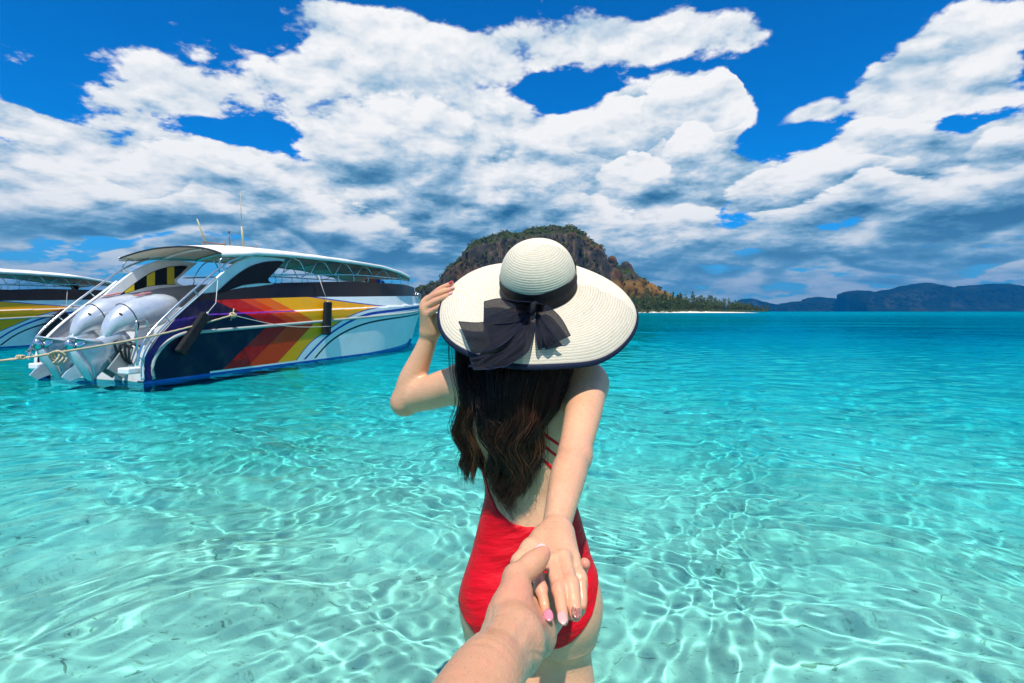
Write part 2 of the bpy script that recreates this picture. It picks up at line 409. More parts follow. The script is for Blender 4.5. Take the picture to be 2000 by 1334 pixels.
shell = n.noise(n.v('MULTIPLY', pos, (9, 22, 9)), 1.0, 3, .6, .8); sc_ = n.mix(n.smooth(shell, .63, .70, 0, .75), sc_, (.16, .17, .12))
weed = n.smooth(n.noise(n.v('MULTIPLY', pos, (.05, .09, 0)), 1.0, 4, .65), .52, .68); sc_ = n.mix(n.m('MULTIPLY', weed, n.smooth(n.v('LENGTH', pos), 14, 40, 0, .6)), sc_, (.16, .22, .24))
n.put(b.inputs['Base Color'], sc_)
bump(n, b, n.m('ADD', n.noise(n.v('MULTIPLY', pos, (5, 11, 0)), 1.0, 3, .5), n.m('MULTIPLY', grit, .2)), .03, .6)
me.materials.append(m)
# ------------------------------------------------------------------ island, far hills, spit with trees
def outline(pts, xs):
    pts = sorted(pts); return np.interp(xs, [p[0] for p in pts], [p[1] for p in pts])

def ridge_shell(name, pts, Y, depth, step, amp, cliff, seed, material, base=-1.5, oct=5, kind='structure', front_pow=1.0):
    """closed hill: outline of crests in metres, a front face that leans back and a back face; rock relief displaced in depth and height"""
    xs = np.arange(pts[0][0], pts[-1][0], step); H = outline(pts, xs)
    H = H + fbm(np.stack([xs/9.0, xs*0, xs*0], -1), 4, seed)*amp*.5*np.clip(H/10, 0, 1)
    nv = 74; v = np.linspace(0, 2, nv)
    prof = np.where(v <= 1, v, 2-v)                        # height fraction
    X = np.repeat(xs[None], nv, 0); Hh = np.maximum(H, .3)[None]*np.ones((nv, 1))
    Z = base + (Hh - base)*prof[:, None]
    lean = depth*(Hh/max(H.max(), 1))
    # cliffs: the face stays steep between 30 % and 90 % of the height
    fr = np.interp(prof, [0, .18, .34, .86, .97, 1.0], [0, .30, .40, .52, .78, 1.0])[:, None] if cliff else (prof**front_pow)[:, None]
    Yv = np.where(v[:, None] <= 1, Y + lean*fr, Y + lean*(2.0 - fr))
    P = np.stack([X/ (14.0), Yv/14.0*1.0, Z/26.0], -1)
    d1 = fbm(P*1.0, oct, seed+5, .55)
    rid = 1-np.abs(fbm(np.stack([X/10., Yv/10., Z/55.], -1), 4, seed+9, .6))*2
    env = np.clip((Z-base)/6.0, 0, 1)
    Yv = Yv + env*amp*(d1*1.2 - rid*.9*np.where(v[:, None] <= 1, 1, -1))
    Z = Z + env*amp*.35*fbm(P*2.3, 3, seed+20)*np.clip(prof[:, None]*1.2, 0, 1)
    co = np.stack([X, Yv, Z], -1)
    me = mesh_np(name, co, grid_faces(nv, len(xs), False)[:, ::-1]); 
    o = link(name, me, material); tag(o, kind=kind)
    return o, xs, H, co

def rock_nodes(n, p):
    g = n.n('ShaderNodeNewGeometry'); pos = g.outputs['Position']; nx, ny, nz = n.xyz(g.outputs['Normal']); X, Yy, Z = n.xyz(pos)
    streak = n.noise(n.v('MULTIPLY', pos, (.22, .22, .035)), 1.0, 6, .62, .3)
    n3 = n.noise(n.v('MULTIPLY', pos, (.09, .09, .09)), 1.0, 6, .65)
    col = n.ramp(streak, [(.30, (.010, .011, .012)), (.44, (.032, .030, .029)), (.55, (.060, .050, .040)), (.66, (.13, .080, .045)), (.8, (.20, .16, .12))])
    rust = n.smooth(n.noise(n.v('MULTIPLY', pos, (.05, .05, .05)), 1.0, 4, .6), .50, .68)
    col = n.mix(n.m('MULTIPLY', rust, .5), col, (.20, .075, .022))
    # plants on ledges
    green = n.mix(n3, (.012, .024, .008), (.050, .058, .018))
    up = n.m('ADD', nz, n.m('MULTIPLY', n.m('SUBTRACT', n3, .5), 1.3))
    f = n.smooth(up, .55, .8)
    dry = n.mix(n.noise(pos, .25, 5, .7), (.30, .13, .035), (.11, .085, .03))
    # the open slope on the right of the cliffs carries dry orange grass
    dz = n.m('MULTIPLY', n.smooth(X, 76, 82), n.smooth(Z, 30, 24))
    green = n.mix(dz, green, dry)
    col = n.mix(n.m('MAXIMUM', f, dz), col, green)
    n.put(p.inputs['Base Color'], col)
    bump(n, p, n.m('ADD', streak, n3), 1.6, .8)
rock = mat('karst_rock', rough=.95, spec=.1, build=rock_nodes)
YI = 400.0; k = YI/F
def hz(px, py, Y): return ((px-1000)/F*Y, CAM_H + (HZ-py)/F*Y)
isl = [hz(a_, b_, 430) for a_, b_ in [(640, 600), (760, 582), (825, 562), (855, 547), (872, 528), (884, 515), (897, 503), (906, 484), (920, 466), (945, 457), (965, 452), (990, 441), (1012, 446), (1035, 434), (1060, 431), (1085, 428),
      (1112, 431), (1135, 437), (1150, 450), (1160, 464), (1172, 468), (1180, 474), (1185, 492), (1191, 510), (1208, 514), (1214, 526), (1232, 524), (1248, 538), (1266, 555), (1283, 566), (1300, 577), (1330, 592), (1380, 606)]]
island, ixs, iH, ico = ridge_shell('island_hill', isl, YI+14, 46, .8, 4.6, True, 11, rock, oct=6)

for pts_, sd_ in (([(1183, 545), (1187, 512), (1192, 500), (1198, 497), (1205, 500), (1209, 512), (1213, 545)], 31), ([(1212, 545), (1216, 516), (1221, 507), (1229, 505), (1236, 512), (1242, 528), (1252, 548)], 37)):
    ridge_shell('rock_spire', [hz(a_, b_, 436) for a_, b_ in pts_], 436, 9, .5, 2.4, True, sd_, rock, base=20, oct=5)
def hill_nodes(n, p):
    pos = n.n('ShaderNodeNewGeometry').outputs['Position']
    a_ = n.noise(n.v('MULTIPLY', pos, (.012, .012, .004)), 1.0, 6, .62)
    n.put(p.inputs['Base Color'], n.ramp(a_, [(.35, (.004, .010, .008)), (.56, (.010, .018, .012)), (.68, (.035, .04, .035)), (.75, (.012, .02, .012))]))
hillm = mat('far_forest', rough=1, spec=0, build=hill_nodes)
for (pts, Y, seed) in [
    ([(1380, 606), (1470, 594), (1484, 588), (1500, 581), (1512, 587), (1530, 593), (1560, 600), (1620, 607)], 3300, 1),
    ([(1500, 607), (1542, 599), (1560, 593), (1588, 588), (1615, 590), (1636, 583), (1652, 578), (1672, 580), (1690, 583), (1720, 588), (1800, 607)], 3000, 2),
    ([(1697, 606), (1702, 575), (1706, 566), (1722, 564), (1742, 565), (1760, 570), (1776, 574), (1788, 563), (1812, 560), (1832, 562), (1846, 553), (1868, 551), (1886, 547), (1906, 552), (1926, 562), (1944, 561), (1966, 555), (2000, 552),
      (2050, 548), (2110, 560), (2180, 552), (2260, 570), (2350, 580), (2450, 607)], 2700, 3)]:
    ridge_shell('far_hill', [hz(a_, b_, Y) for a_, b_ in pts], Y, 300, 6, 14, True, seed+40, hillm, base=-3, oct=4)
islet = ridge_shell('islet', [hz(a_, b_, 2300) for a_, b_ in [(1768, 607), (1776, 603), (1786, 600), (1797, 598), (1806, 601), (1816, 604), (1822, 607)]], 2300, 30, 2, 2, False, 77, hillm, base=-2)

# sand spit: a low bank from the island to its point on the right
xs = np.linspace(-190, 202, 260); vs = np.linspace(0, 1, 16)
X = xs[None]*np.ones((16, 1)); tip = np.clip((201-X)/60, 0, 1)**.5
fy = 384 + 6*np.sin(X/45.0) + fbm(np.stack([X/9, X*0, X*0], -1), 3, 5)*1.0
Yv = fy + vs[:, None]*70*tip + (1-tip)*16
Z = -1.0 + (np.clip(vs[:, None]*9, 0, 1)**.8*2.1 + vs[:, None]*1.2)*tip
sandm = mat('beach_sand', (.74, .69, .60), 1, spec=0)
spit = link('beach', mesh_np('beach', np.stack([X, Yv, Z], -1), grid_faces(16, len(xs), False)), sandm); tag(spit, kind='structure')

# foliage: leaf clumps as loose small faces
def clump(c, rx, rz, n_, size, g):
    """n_ leaf-sprays spread through an uneven ellipsoid"""
    d = g.normal(size=(n_, 3)); d /= np.linalg.norm(d, axis=1)[:, None]
    r_ = g.uniform(.35, 1, n_)**.5
    lump = 1 + .35*np.sin(d[:, 0]*5+c[0]) * np.cos(d[:, 2]*4+c[1])
    p = np.array(c) + d*np.array([rx, rx, rz])*(r_*lump)[:, None]
    a_ = g.normal(size=(n_, 3)); a_ /= np.linalg.norm(a_, axis=1)[:, None]
    b_ = np.cross(a_, g.normal(size=(n_, 3))); b_ /= np.linalg.norm(b_, axis=1)[:, None]
    s_ = size*g.uniform(.6, 1.4, n_)[:, None]
    return np.stack([p - a_*s_, p + b_*s_*.8, p + a_*s_, p - b_*s_*.8], 1)
def quads_obj(name, Q, m_, parent=None):
    Q = np.concatenate(Q); me = mesh_np(name, Q.reshape(-1, 3), np.arange(len(Q)*4).reshape(-1, 4), smooth=False)
    return link(name, me, m_, parent)
def leaf_nodes(dark, lightc, yellow):
    def f(n, p):
        oi = n.n('ShaderNodeObjectInfo').outputs['Random']; g_ = n.n('ShaderNodeNewGeometry')
        a_ = n.noise(g_.outputs['Position'], .16, 3, .6)
        c = n.mix(n.smooth(a_, .35, .65), dark, lightc)
        c = n.mix(n.m('MULTIPLY', g_.outputs['Random Per Island'], .55), c, yellow)
        n.put(p.inputs['Base Color'], c)
    return f
bushm = mat('bush_leaves', rough=.8, spec=.2, build=leaf_nodes((.016, .042, .009), (.070, .105, .020), (.12, .11, .025)))
casm = mat('casuarina_leaves', rough=.8, spec=.2, build=leaf_nodes((.028, .066, .018), (.080, .13, .030), (.15, .15, .04)))
barkm = mat('bark', (.10, .075, .055), .95, spec=.1)

g = np.random.default_rng(5)
# bushes that cling to the island: on ledges, the crest and thick on the lower slopes
Q = []
nr, nc = ico.shape[:2]
for i_ in range(3800):
    r_ = int(g.choice([g.integers(3, 22), g.integers(20, 37)], p=[.5, .5])); c_ = g.integers(2, nc-2)
    p = ico[r_, c_]
    if p[2] < .6: continue
    if p[0] > 78 and p[2] > 9 and g.random() < .72: continue
    if r_ > 12 and r_ < 33 and g.random() < .72: continue
    s_ = g.uniform(.9, 2.0)*(1.25 if p[2] < 14 else .9)
    Q.append(clump((p[0], p[1]-.4, p[2]+s_*.3), s_, s_*.8, 24, .42*s_**.5, g))
bushes = quads_obj('scrub', Q, bushm); tag(bushes, kind='stuff')
# the wood behind the beach
Q = []
for i_ in range(760):
    x_ = g.uniform(-95, 195); f_ = np.clip((203-x_)/70, .12, 1)**.7
    y_ = g.uniform(398, 430) if x_ < 170 else g.uniform(398, 408)
    h_ = g.uniform(9.5, 14.5)*f_
    Q.append(clump((x_, y_, 1+h_*.55), g.uniform(1.3, 2.3)*f_**.5, h_*.48, 46, .50, g))
for i_ in range(420):
    x_ = g.uniform(85, 196); f_ = np.clip((203-x_)/70, .25, 1)
    Q.append(clump((x_, g.uniform(391, 396), 1.5), g.uniform(.8, 1.5), 1.0*f_+.3, 18, .30, g))
wood = quads_obj('wood', Q, casm); tag(wood, kind='stuff')
# the front row of casuarinas stands out tree by tree: crowns of five kinds, copied
protos = []
for q_ in range(5):
    rt = empty('casuarina_tree')
    tag(rt, 'slender casuarina in the row fronting the white beach of the wooded spit', 'tree', 'casuarinas in the front row along the beach')
    t_ = MB(); lean = g.uniform(-.4, .4)
    t_.tube([(0, 0, -.5), (lean*.3, 0, 3), (lean, 0, 9.6)], [.22, .16, .04], 6)
    for kk in range(7):
        z_ = 2.4+kk; an = g.uniform(0, 6.28); t_.tube([(lean*z_/9.6, 0, z_), (lean*z_/9.6+1.0*math.cos(an), 1.0*math.sin(an), z_+.8)], [.06, .02], 4)
    t_.build('trunk', barkm, rt)
    C_ = []
    for kk in range(9):
        z_ = 2.2+kk*.95; rr = (1.45-abs(kk-3)*.14)*g.uniform(.7, 1.15); an = g.uniform(0, 6.28)
        C_.append(clump((lean*z_/10+.5*math.cos(an), .5*math.sin(an), z_), rr, .95, 30, .30, g))
    quads_obj('crown', C_, casm, rt); protos.append(rt)
def copy_tree(o, parent=None):
    c = o.copy(); COL.objects.link(c); c.parent = parent
    for ch in list(o.children): copy_tree(ch, c)
    return c
spots = []
x_ = 84.0
while x_ < 199:
    f_ = np.clip((204-x_)/65, .25, 1)**.6
    spots.append((x_, g.uniform(393.5, 397.5), f_*g.uniform(.9, 1.45))); x_ += g.uniform(1.2, 2.3)
for i_, (x_, y_, s_) in enumerate(spots):
    o = protos[i_] if i_ < 5 else copy_tree(protos[g.integers(0, 5)])
    o.location = (x_, y_, 1.0); o.scale = (s_*g.uniform(.85, 1.15),)*2 + (s_,); o.rotation_euler = (0, 0, g.uniform(0, 6.28))

# haze: one closed box of thin air
bm = bmesh.new(); bmesh.ops.create_cube(bm, size=1)
x0, x1, y0, y1, z0, z1 = -3800, 4200, -3000, 3900, -4.0, 215
for v_ in bm.verts: v_.co = ((x0+x1)/2+v_.co.x*(x1-x0), (y0+y1)/2+v_.co.y*(y1-y0), (z0+z1)/2+v_.co.z*(z1-z0))
me = bpy.data.meshes.new('haze'); bm.to_mesh(me); bm.free()
m_ = bpy.data.materials.new('haze'); m_.use_nodes = True; m_.node_tree.nodes.clear(); n = NT(m_.node_tree)
ou = n.n('ShaderNodeOutputMaterial'); pv = n.n('ShaderNodeVolumePrincipled')
pv.inputs['Color'].default_value = (.01, .30, .74, 1); pv.inputs['Density'].default_value = 1.7e-4; pv.inputs['Anisotropy'].default_value = .2
n.put(ou.inputs['Volume'], pv.outputs[0]); haze = link('haze', me, m_); tag(haze, kind='stuff')
# ------------------------------------------------------------------ speedboats
# boat frame: x forward from the stern, y across (0 = side towards us, 2.8 = far side), z up from the waterline
def I(x, pts): return np.interp(x, [p[0] for p in pts], [p[1] for p in pts])
REAR = [(0, .42), (.18, .72), (.49, 1.03), (1.01, 1.46), (1.44, 1.52), (2.15, 1.65), (2.96, 1.76), (5.47, 1.93), (8.19, 1.98), (9.2, 1.95), (9.9, 1.62), (11.2, 1.50)]
BANDB = [(0, 1.30), (1.12, 1.345), (2.15, 1.40), (3.58, 1.47), (5.47, 1.53), (8.67, 1.64), (11.2, 1.7)]
KNUC = [(0, .96), (.6, 1.03), (1.01, 1.09), (3.58, 1.17), (6.15, 1.26), (8.67, 1.36), (11.2, 1.46)]
RAILZ = [(0, .74), (.62, .78), (.96, .79), (3.92, .91), (8.67, 1.12), (11.2, 1.25)]
def half_beam(s, z):
    Lz = 10.5 + .75*np.clip(z/1.3, 0, 1)
    t = np.clip((s-6.2)/(Lz-6.2), 0, 1)
    Bm = 1.4*(1-t**2.3)
    Bm = Bm - .10*(1-np.clip(z/1.05, -.5, 1))*(1+1.2*t)
    kz = I(s, KNUC)
    Bm = Bm - np.where(z > kz, .035, 0) - np.clip(z-kz, 0, 1)*.13
    Bm = Bm + .02*np.clip(-s+.4, 0, .4)
    return np.maximum(Bm, 0.0), np.minimum(s, Lz)
def dist_poly(S, Z, P, close=False):
    """distance of each point to a polyline"""
    P = np.array([[p.x, p.y] for p in catmull([(a_, b_, 0) for a_, b_ in P], 8)]); best = np.full(S.shape, 9.0)
    for (x0, y0), (x1, y1) in zip(P[:-1], P[1:]):
        L2 = (x1-x0)**2+(y1-y0)**2; t = np.clip(((S-x0)*(x1-x0)+(Z-y0)*(y1-y0))/L2, 0, 1)
        best = np.minimum(best, np.hypot(S-(x0+t*(x1-x0)), Z-(y0+t*(y1-y0))))
    return best, P
YEL = [(3.22, -.1), (3.34, .05), (3.75, .43), (4.36, .72), (5.04, 1.0), (5.75, 1.17), (6.7, 1.30), (7.4, 1.40)]
BLU = [(3.46, -.1), (3.58, .04), (4.27, .53), (5.04, .86), (5.91, 1.07), (7.2, 1.17), (8.67, 1.25), (11.2, 1.36)]
BLK = [(3.80, -.1), (3.92, .04), (4.46, .43), (5.25, .71), (6.39, .89), (8.67, 1.02), (11.2, 1.14)]
def hull_nodes(n, p):
    def at_(nm): a_ = n.n('ShaderNodeAttribute'); a_.attribute_name = nm; return a_.outputs['Fac']
    S, Z, KN, BD, WL, D1, D2, D3, CH, RR = (at_(q) for q in ('S', 'Z', 'KN', 'BD', 'WL', 'D1', 'D2', 'D3', 'CH', 'RR'))
    def gt(a_, b_): return n.m('GREATER_THAN', a_, b_)
    def lt(a_, b_): return n.m('LESS_THAN', a_, b_)
    NAVY, RED, ORR, ORA, YL, WH, BL = (.004, .004, .030), (.52, .003, .004), (.78, .045, .003), (.88, .12, .004), (.95, .38, .002), (.80, .80, .78), (.01, .05, .34)
    up = gt(Z, n.m('ADD', .80, n.m('MULTIPLY', S, .028)))
    c = n.mix(gt(CH, 2.47), NAVY, RED)
    c = n.mix(gt(CH, 3.07), c, ORR)
    c = n.mix(n.m('MULTIPLY', gt(CH, 3.40), up), c, ORA)
    c = n.mix(gt(CH, 3.87), c, YL)
    purple = n.m('MULTIPLY', lt(RR, 0), lt(KN, 0)); c = n.mix(purple, c, (.03, .012, .13))
    # upper strake: a yellow wedge under white, split by a blue line
    w_up = n.m('MULTIPLY', gt(KN, 0), n.m('MULTIPLY', gt(WL, 0), gt(S, 3.3))); c = n.mix(w_up, c, WH)
    c = n.mix(n.m('MULTIPLY', n.m('MULTIPLY', lt(n.m('ABSOLUTE', n.m('SUBTRACT', WL, .012)), .013), gt(KN, 0)), gt(S, 3.3)), c, BL)
    low = lt(KN, 0)
    fr = n.m('MULTIPLY', gt(D1, 0), low); c = n.mix(fr, c, WH)
    c = n.mix(n.m('MULTIPLY', lt(n.m('ABSOLUTE', D1), .012), low), c, BL)
    c = n.mix(n.m('MULTIPLY', lt(D2, n.m('ADD', .026, n.m('MULTIPLY', n.smooth(S, 4.6, 6.2), .012))), low), c, BL)
    c = n.mix(n.m('MULTIPLY', lt(D3, .024), low), c, (.006, .012, .03))
    c = n.mix(n.m('MULTIPLY', gt(KN, 0), gt(S, 7.1)), c, WH)
    c = n.mix(n.m('MULTIPLY', lt(n.m('ABSOLUTE', KN), .012), gt(S, 1.0)), c, n.mix(lt(CH, 3.87), (.80, .82, .82), (.12, .03, .30)))
    bz = n.m('ADD', .030, n.m('MULTIPLY', n.m('MAXIMUM', n.m('SUBTRACT', S, 6), 0), .03))
    c = n.mix(n.m('MULTIPLY', lt(Z, n.m('ADD', bz, .035)), gt(S, 1.2)), c, WH)
    c = n.mix(lt(Z, bz), c, (.01, .10, .42))
    g_ = n.n('ShaderNodeNewGeometry').outputs['Position']
    grime = n.noise(g_, 3.0, 5, .6); c = n.mix(n.smooth(grime, .45, .8, 0, .14), c, (.25, .23, .18))
    c = n.mix(gt(BD, 0), c, (.004, .006, .012))
    n.put(p.inputs['Base Color'], c)
    n.put(p.inputs['Roughness'], n.mix(gt(BD, 0), (.32, .32, .32), (.14, .14, .14)))
    bump(n, p, n.noise(g_, 1.3, 3, .5), .012, .35)
hullm = mat('hull_paint', rough=.3, spec=.22, build=hull_nodes)
def gel_nodes(n, p):
    g_ = n.n('ShaderNodeNewGeometry').outputs['Position']
    n.put(p.inputs['Base Color'], n.mix(n.smooth(n.noise(g_, 4, 5, .65), .42, .8, 0, .35), (.74, .76, .76), (.42, .40, .34)))
whitem = mat('white_gelcoat', rough=.3, build=gel_nodes)
greym = mat('grey_liner', (.36, .36, .37), .55)
glassm = mat('black_glass', (.003, .005, .008), .12, spec=.2)
yelm = mat('yellow_film', (.62, .50, .02), .35)
steelm = mat('polished_steel', (.62, .64, .66), .22, 1.0)
darkm = mat('dark_gap', (.02, .022, .026), .5)
railm = mat('rub_rail', (.40, .42, .38), .6)
def canvas_nodes(n, p):
    g_ = n.n('ShaderNodeNewGeometry').outputs['Position']
    n.put(p.inputs['Base Color'], n.mix(n.smooth(n.noise(g_, 2.2, 5, .6), .4, .75, 0, .5), (.72, .71, .68), (.50, .47, .42)))
    bump(n, p, n.noise(g_, 3.0, 4, .6), .03, .6)
canvasm = mat('white_canvas', rough=.8, spec=.15, build=canvas_nodes)
linerm = mat('beige_lining', (.66, .58, .48), .8, spec=.15)
def motor_nodes(n, p):
    g_ = n.n('ShaderNodeNewGeometry').outputs['Position']
    n.put(p.inputs['Base Color'], n.mix(n.smooth(n.noise(g_, 9, 5, .65), .45, .75, 0, .5), (.60, .64, .68), (.38, .41, .42)))
motorm = mat('silver_paint', rough=.27, metal=.42, build=motor_nodes, Coat_Weight=.35, Coat_Roughness=.12)
rubberm = mat('black_rubber', (.012, .012, .014), .65)
redm = mat('faded_red_print', (.55, .16, .16), .4)

def make_boat(name):
    root = empty(name)
    # two painted sides as fine skins so the livery can follow the real shape
    ns, nz_ = 300, 90
    c = np.linspace(0, 1, ns)[None]**1.0; r_ = np.linspace(0, 1, nz_)[:, None]
    s0 = c*11.2; zt = I(s0, REAR); zb = -.42 + .12*np.clip((s0-8)/3, 0, 1); Zg = zb + (zt-zb)*r_ + 0*s0; Sg = s0 + 0*r_
    hb, Sg = half_beam(Sg, Zg)
    CHk = I(Sg, [(0, .80), (11.2, .80+.028*11.2)])
    CH = Sg + np.where(Zg > CHk, 2.35*(Zg-CHk), 1.31*(CHk-Zg))
    d1, P1 = dist_poly(Sg, Zg, YEL); sy = np.interp(Zg, P1[:, 1], P1[:, 0]); d1 = np.where(Sg > sy, d1, -d1)
    d2, _ = dist_poly(Sg, Zg, BLU); d3, _ = dist_poly(Sg, Zg, BLK)
    fields = dict(S=Sg, Z=Zg, KN=Zg-I(Sg, KNUC), BD=Zg-I(Sg, BANDB), WL=Zg-I(Sg, [(0, 1.56), (3.4, 1.50), (4.2, 1.44), (5.5, 1.35), (6.9, 1.27), (7.6, 1.28)]), D1=d1, D2=d2, D3=d3, CH=CH,
                  RR=Sg-np.interp(Zg, [.0, .1, .3, .5, .68, .80, .95], [.15, .15, .10, .20, .38, .72, .95]))
    F_ = grid_faces(nz_, ns, False); m1 = ns*nz_
    near = np.stack([Sg, 1.4-hb, Zg], -1).reshape(-1, 3); far = np.stack([Sg, 1.4+hb, Zg], -1).reshape(-1, 3)
    # keel and stern plate close the shell
    k0 = 2*m1
    bi = np.arange(ns); bottom = np.stack([bi[:-1], bi[1:], bi[1:]+m1, bi[:-1]+m1], -1)
    sti = np.arange(nz_)*ns; stern = np.stack([sti[:-1][:40], sti[:-1][:40]+m1, sti[1:][:40]+m1, sti[1:][:40]], -1)
    me = mesh_np('hull', np.concatenate([near, far]), np.concatenate([F_, F_[:, ::-1]+m1, bottom[:, ::-1], stern[:, ::-1]]))
    for k_, v_ in fields.items(): fattr(me, k_, np.concatenate([v_.ravel(), v_.ravel()]))
    link('hull', me, hullm, root)
    # inner lining of the bulwarks, cockpit sole, transom and motor well
    mb = MB()
    for sgn in (-1, 1):
        rings = []
        for s_ in [0, .18, .49, 1.01, 1.44, 2.15, 2.96, 4.2, 5.47, 6.8, 8.19, 9.2, 9.8]:
            zt_ = float(I(s_, REAR)); col_ = []
            for z_ in np.linspace(.25, zt_-.004, 8):
                h_, _q = half_beam(np.array([float(s_)]), np.array([float(z_)])); col_.append((s_+.012, 1.4+sgn*max(float(h_[0])-.07, 0), z_))
            h_, _q = half_beam(np.array([float(s_)]), np.array([zt_])); col_.append((s_+.012, 1.4+sgn*(float(h_[0])-.002), zt_-.002))
            rings.append(col_)
        mb.loft(rings, closed=False)
    mb.build('bulwark_liner', greym, root)
    mb = MB(); mb.box((4.4, 1.4, .42), (6.6, 2.35, .05)); mb.box((1.15, 1.4, .75), (.08, 2.55, .9)); mb.box((1.45, 1.4, 1.19), (.62, 2.5, .06))
    mb.build('cockpit', whitem, root, bevel=.012)
    mb = MB(); mb.box((.22, 1.4, .22), (.12, 2.5, .72)); mb.box((.65, 1.4, .14), (.85, 2.5, .05))
    mb.build('transom', whitem, root, bevel=.015)
    for y_ in (.30, 2.5): mb = MB(); mb.box((-.07, y_, .21), (.22, .24, .10)); mb.build('swim_step', whitem, root, bevel=.02)
    mb = MB()
    for k_ in range(5): mb.tube(catmull([(.25, .35+.1*k_, .5), (.05-.03*k_, .42+.09*k_, .62+.05*(k_ % 2)), (.1, .55+.06*k_, .35), (.3, .6+.05*k_, .2)], 4), .018, 6)
    mb.box((.32, .42, .42), (.18, .3, .26)); mb.build('hoses', darkm, root)
    # rub rail
    mb = MB()
    for sgn in (-1, 1):
        P_ = [(.16, .06), (.12, .28), (.20, .48), (.38, .67), (.64, .775)] + [(s_, float(I(s_, RAILZ))) for s_ in np.linspace(.96, 10.0, 21)]
        pts = []
        for p_ in catmull([(a_, b_, 0) for a_, b_ in P_], 3):
            h_, _q = half_beam(np.array([p_.x]), np.array([p_.y])); pts.append((p_.x, 1.4+sgn*(float(h_[0])+.012), p_.y))
        mb.tube(pts, [(.030, .020)]*len(pts), 8, flat=(0, 0, 1))
    mb.build('rub_rail', railm, root)
    # side wings with black windows
    wing = [(1.00, 1.42), (1.24, 1.66), (1.55, 1.93), (1.85, 2.12), (2.15, 2.245), (2.62, 2.275), (3.04, 2.27), (2.96, 2.20), (2.56, 1.86), (2.53, 1.80), (2.60, 1.755), (2.72, 1.72), (2.15, 1.63), (1.6, 1.53)]
    win = [(1.25, 1.43), (1.40, 1.555), (1.60, 1.72), (1.85, 1.90), (2.1, 2.04), (2.35, 2.13), (2.6, 2.185), (2.94, 2.215), (2.86, 2.10), (2.66, 1.92), (2.56, 1.83), (2.56, 1.775), (2.62, 1.735), (2.3, 1.71), (1.9, 1.65), (1.5, 1.545)]
    win = [(q.x, q.y) for q in catmull([(a_, b_, 0) for a_, b_ in win], 3)][:-3]
    for y_, sg in ((.10, 1), (2.63, -1)):
        mb = MB(); mb.slab(wing, 0, .07, lambda u, v, w_: (u, y_+w_, v)); wg = mb.build('side_wing', whitem, root, bevel=.008)
        o_out = y_-.004 if sg == 1 else y_+.074
        mb = MB(); mb.slab(win, 0, .012*sg, lambda u, v, w_: (u, o_out-.008*sg+w_*-1+.006*sg, v)); mb.build('window', glassm, wg)
        i_in = y_+.07 if sg == 1 else y_
        win2 = [(u*.86+.24, v*.9+.18) for u, v in win]
        mb = MB(); mb.slab(win2, 0, .008*sg, lambda u, v, w_: (u, i_in+(w_ if sg == 1 else w_), v)); mb.build('window', glassm, wg)
        # yellow bars across the inner pane
        wx = [p[0] for p in win2]
        def pane_span(s_):
            zs = []
            for (a0, b0), (a1, b1) in zip(win2, win2[1:]+win2[:1]):
                if (a0-s_)*(a1-s_) < 0: zs.append(b0+(b1-b0)*(s_-a0)/(a1-a0))
            return (min(zs), max(zs)) if len(zs) > 1 else None
        for s_a, s_b in ((1.42, 1.60), (1.86, 2.03), (2.30, 2.46)):
            A_, B_ = pane_span(s_a), pane_span(s_b)
            if A_ and B_:
                mb = MB(); q = [(s_a, A_[0]+.01), (s_b, B_[0]+.01), (s_b, B_[1]-.01), (s_a, A_[1]-.01)]
                yy = i_in + (.008 if sg == 1 else -.008)
                mb.slab(q, 0, .004*sg, lambda u, v, w_: (u, yy+w_, v)); mb.build('yellow_bar', yelm, wg)
    # white edge coaming and steel handrail on each stern quarter
    for sgn, y_ in ((-1, .06), (1, 2.74)):
        edge = [(-.01, .06), (-.02, .30), (.03, .50), (.18, .73), (.49, 1.04), (1.01, 1.475), (1.32, 1.75)]
        mb = MB(); pts = catmull([(a_, y_+(.03 if sgn < 0 else -.03), b_) for a_, b_ in edge], 5)
        mb.tube(pts, [(.018, .036)]*len(pts), 8, flat=(-.7, 0, .7)); mb.build('edge_moulding', whitem, root)
        hr = [(-.12, .30), (-.08, .52), (.06, .78), (.40, 1.13), (.94, 1.60), (1.5, 2.03), (1.98, 2.26)]
        mb = MB(); pts = catmull([(a_, y_, b_) for a_, b_ in hr], 6); mb.tube(pts, .019, 8)
        for k_ in (4, 11, 17, 23, 29):
            q = pts[min(k_, len(pts)-1)]; mb.tube([q, (q.x+.085, y_, q.z-.085)], .011, 6)
        mb.build('handrail', steelm, root)
    mb = MB(); mb.tube(catmull([(.02, .22, .35), (-.02, .22, .75), (-.02, .22, .98), (.05, .26, 1.0), (.2, .3, 1.0), (.22, .3, .8)], 4), .016, 8); mb.build('ladder_rail', steelm, root)
    # roof: canvas over hoops, open edges, darker under
    ns2, ny2 = 46, 15; ss = np.linspace(1.5, 8.8, ns2); tt = np.linspace(-1, 1, ny2)
    edge_z = I(ss, [(1.5, 2.23), (1.9, 2.28), (2.17, 2.33), (3.13, 2.385), (4.46, 2.42), (5.6, 2.43), (6.62, 2.42), (7.8, 2.31), (8.8, 2.18)])
    half = I(ss, [(1.5, 1.36), (2.2, 1.40), (7.4, 1.38), (8.3, 1.25), (8.8, .95)])
    crown = I(ss, [(1.5, .20), (2.4, .20), (4, .17), (8, .15), (8.8, .08)])
    scal = .012*np.abs(np.sin(ss*math.pi/.9))
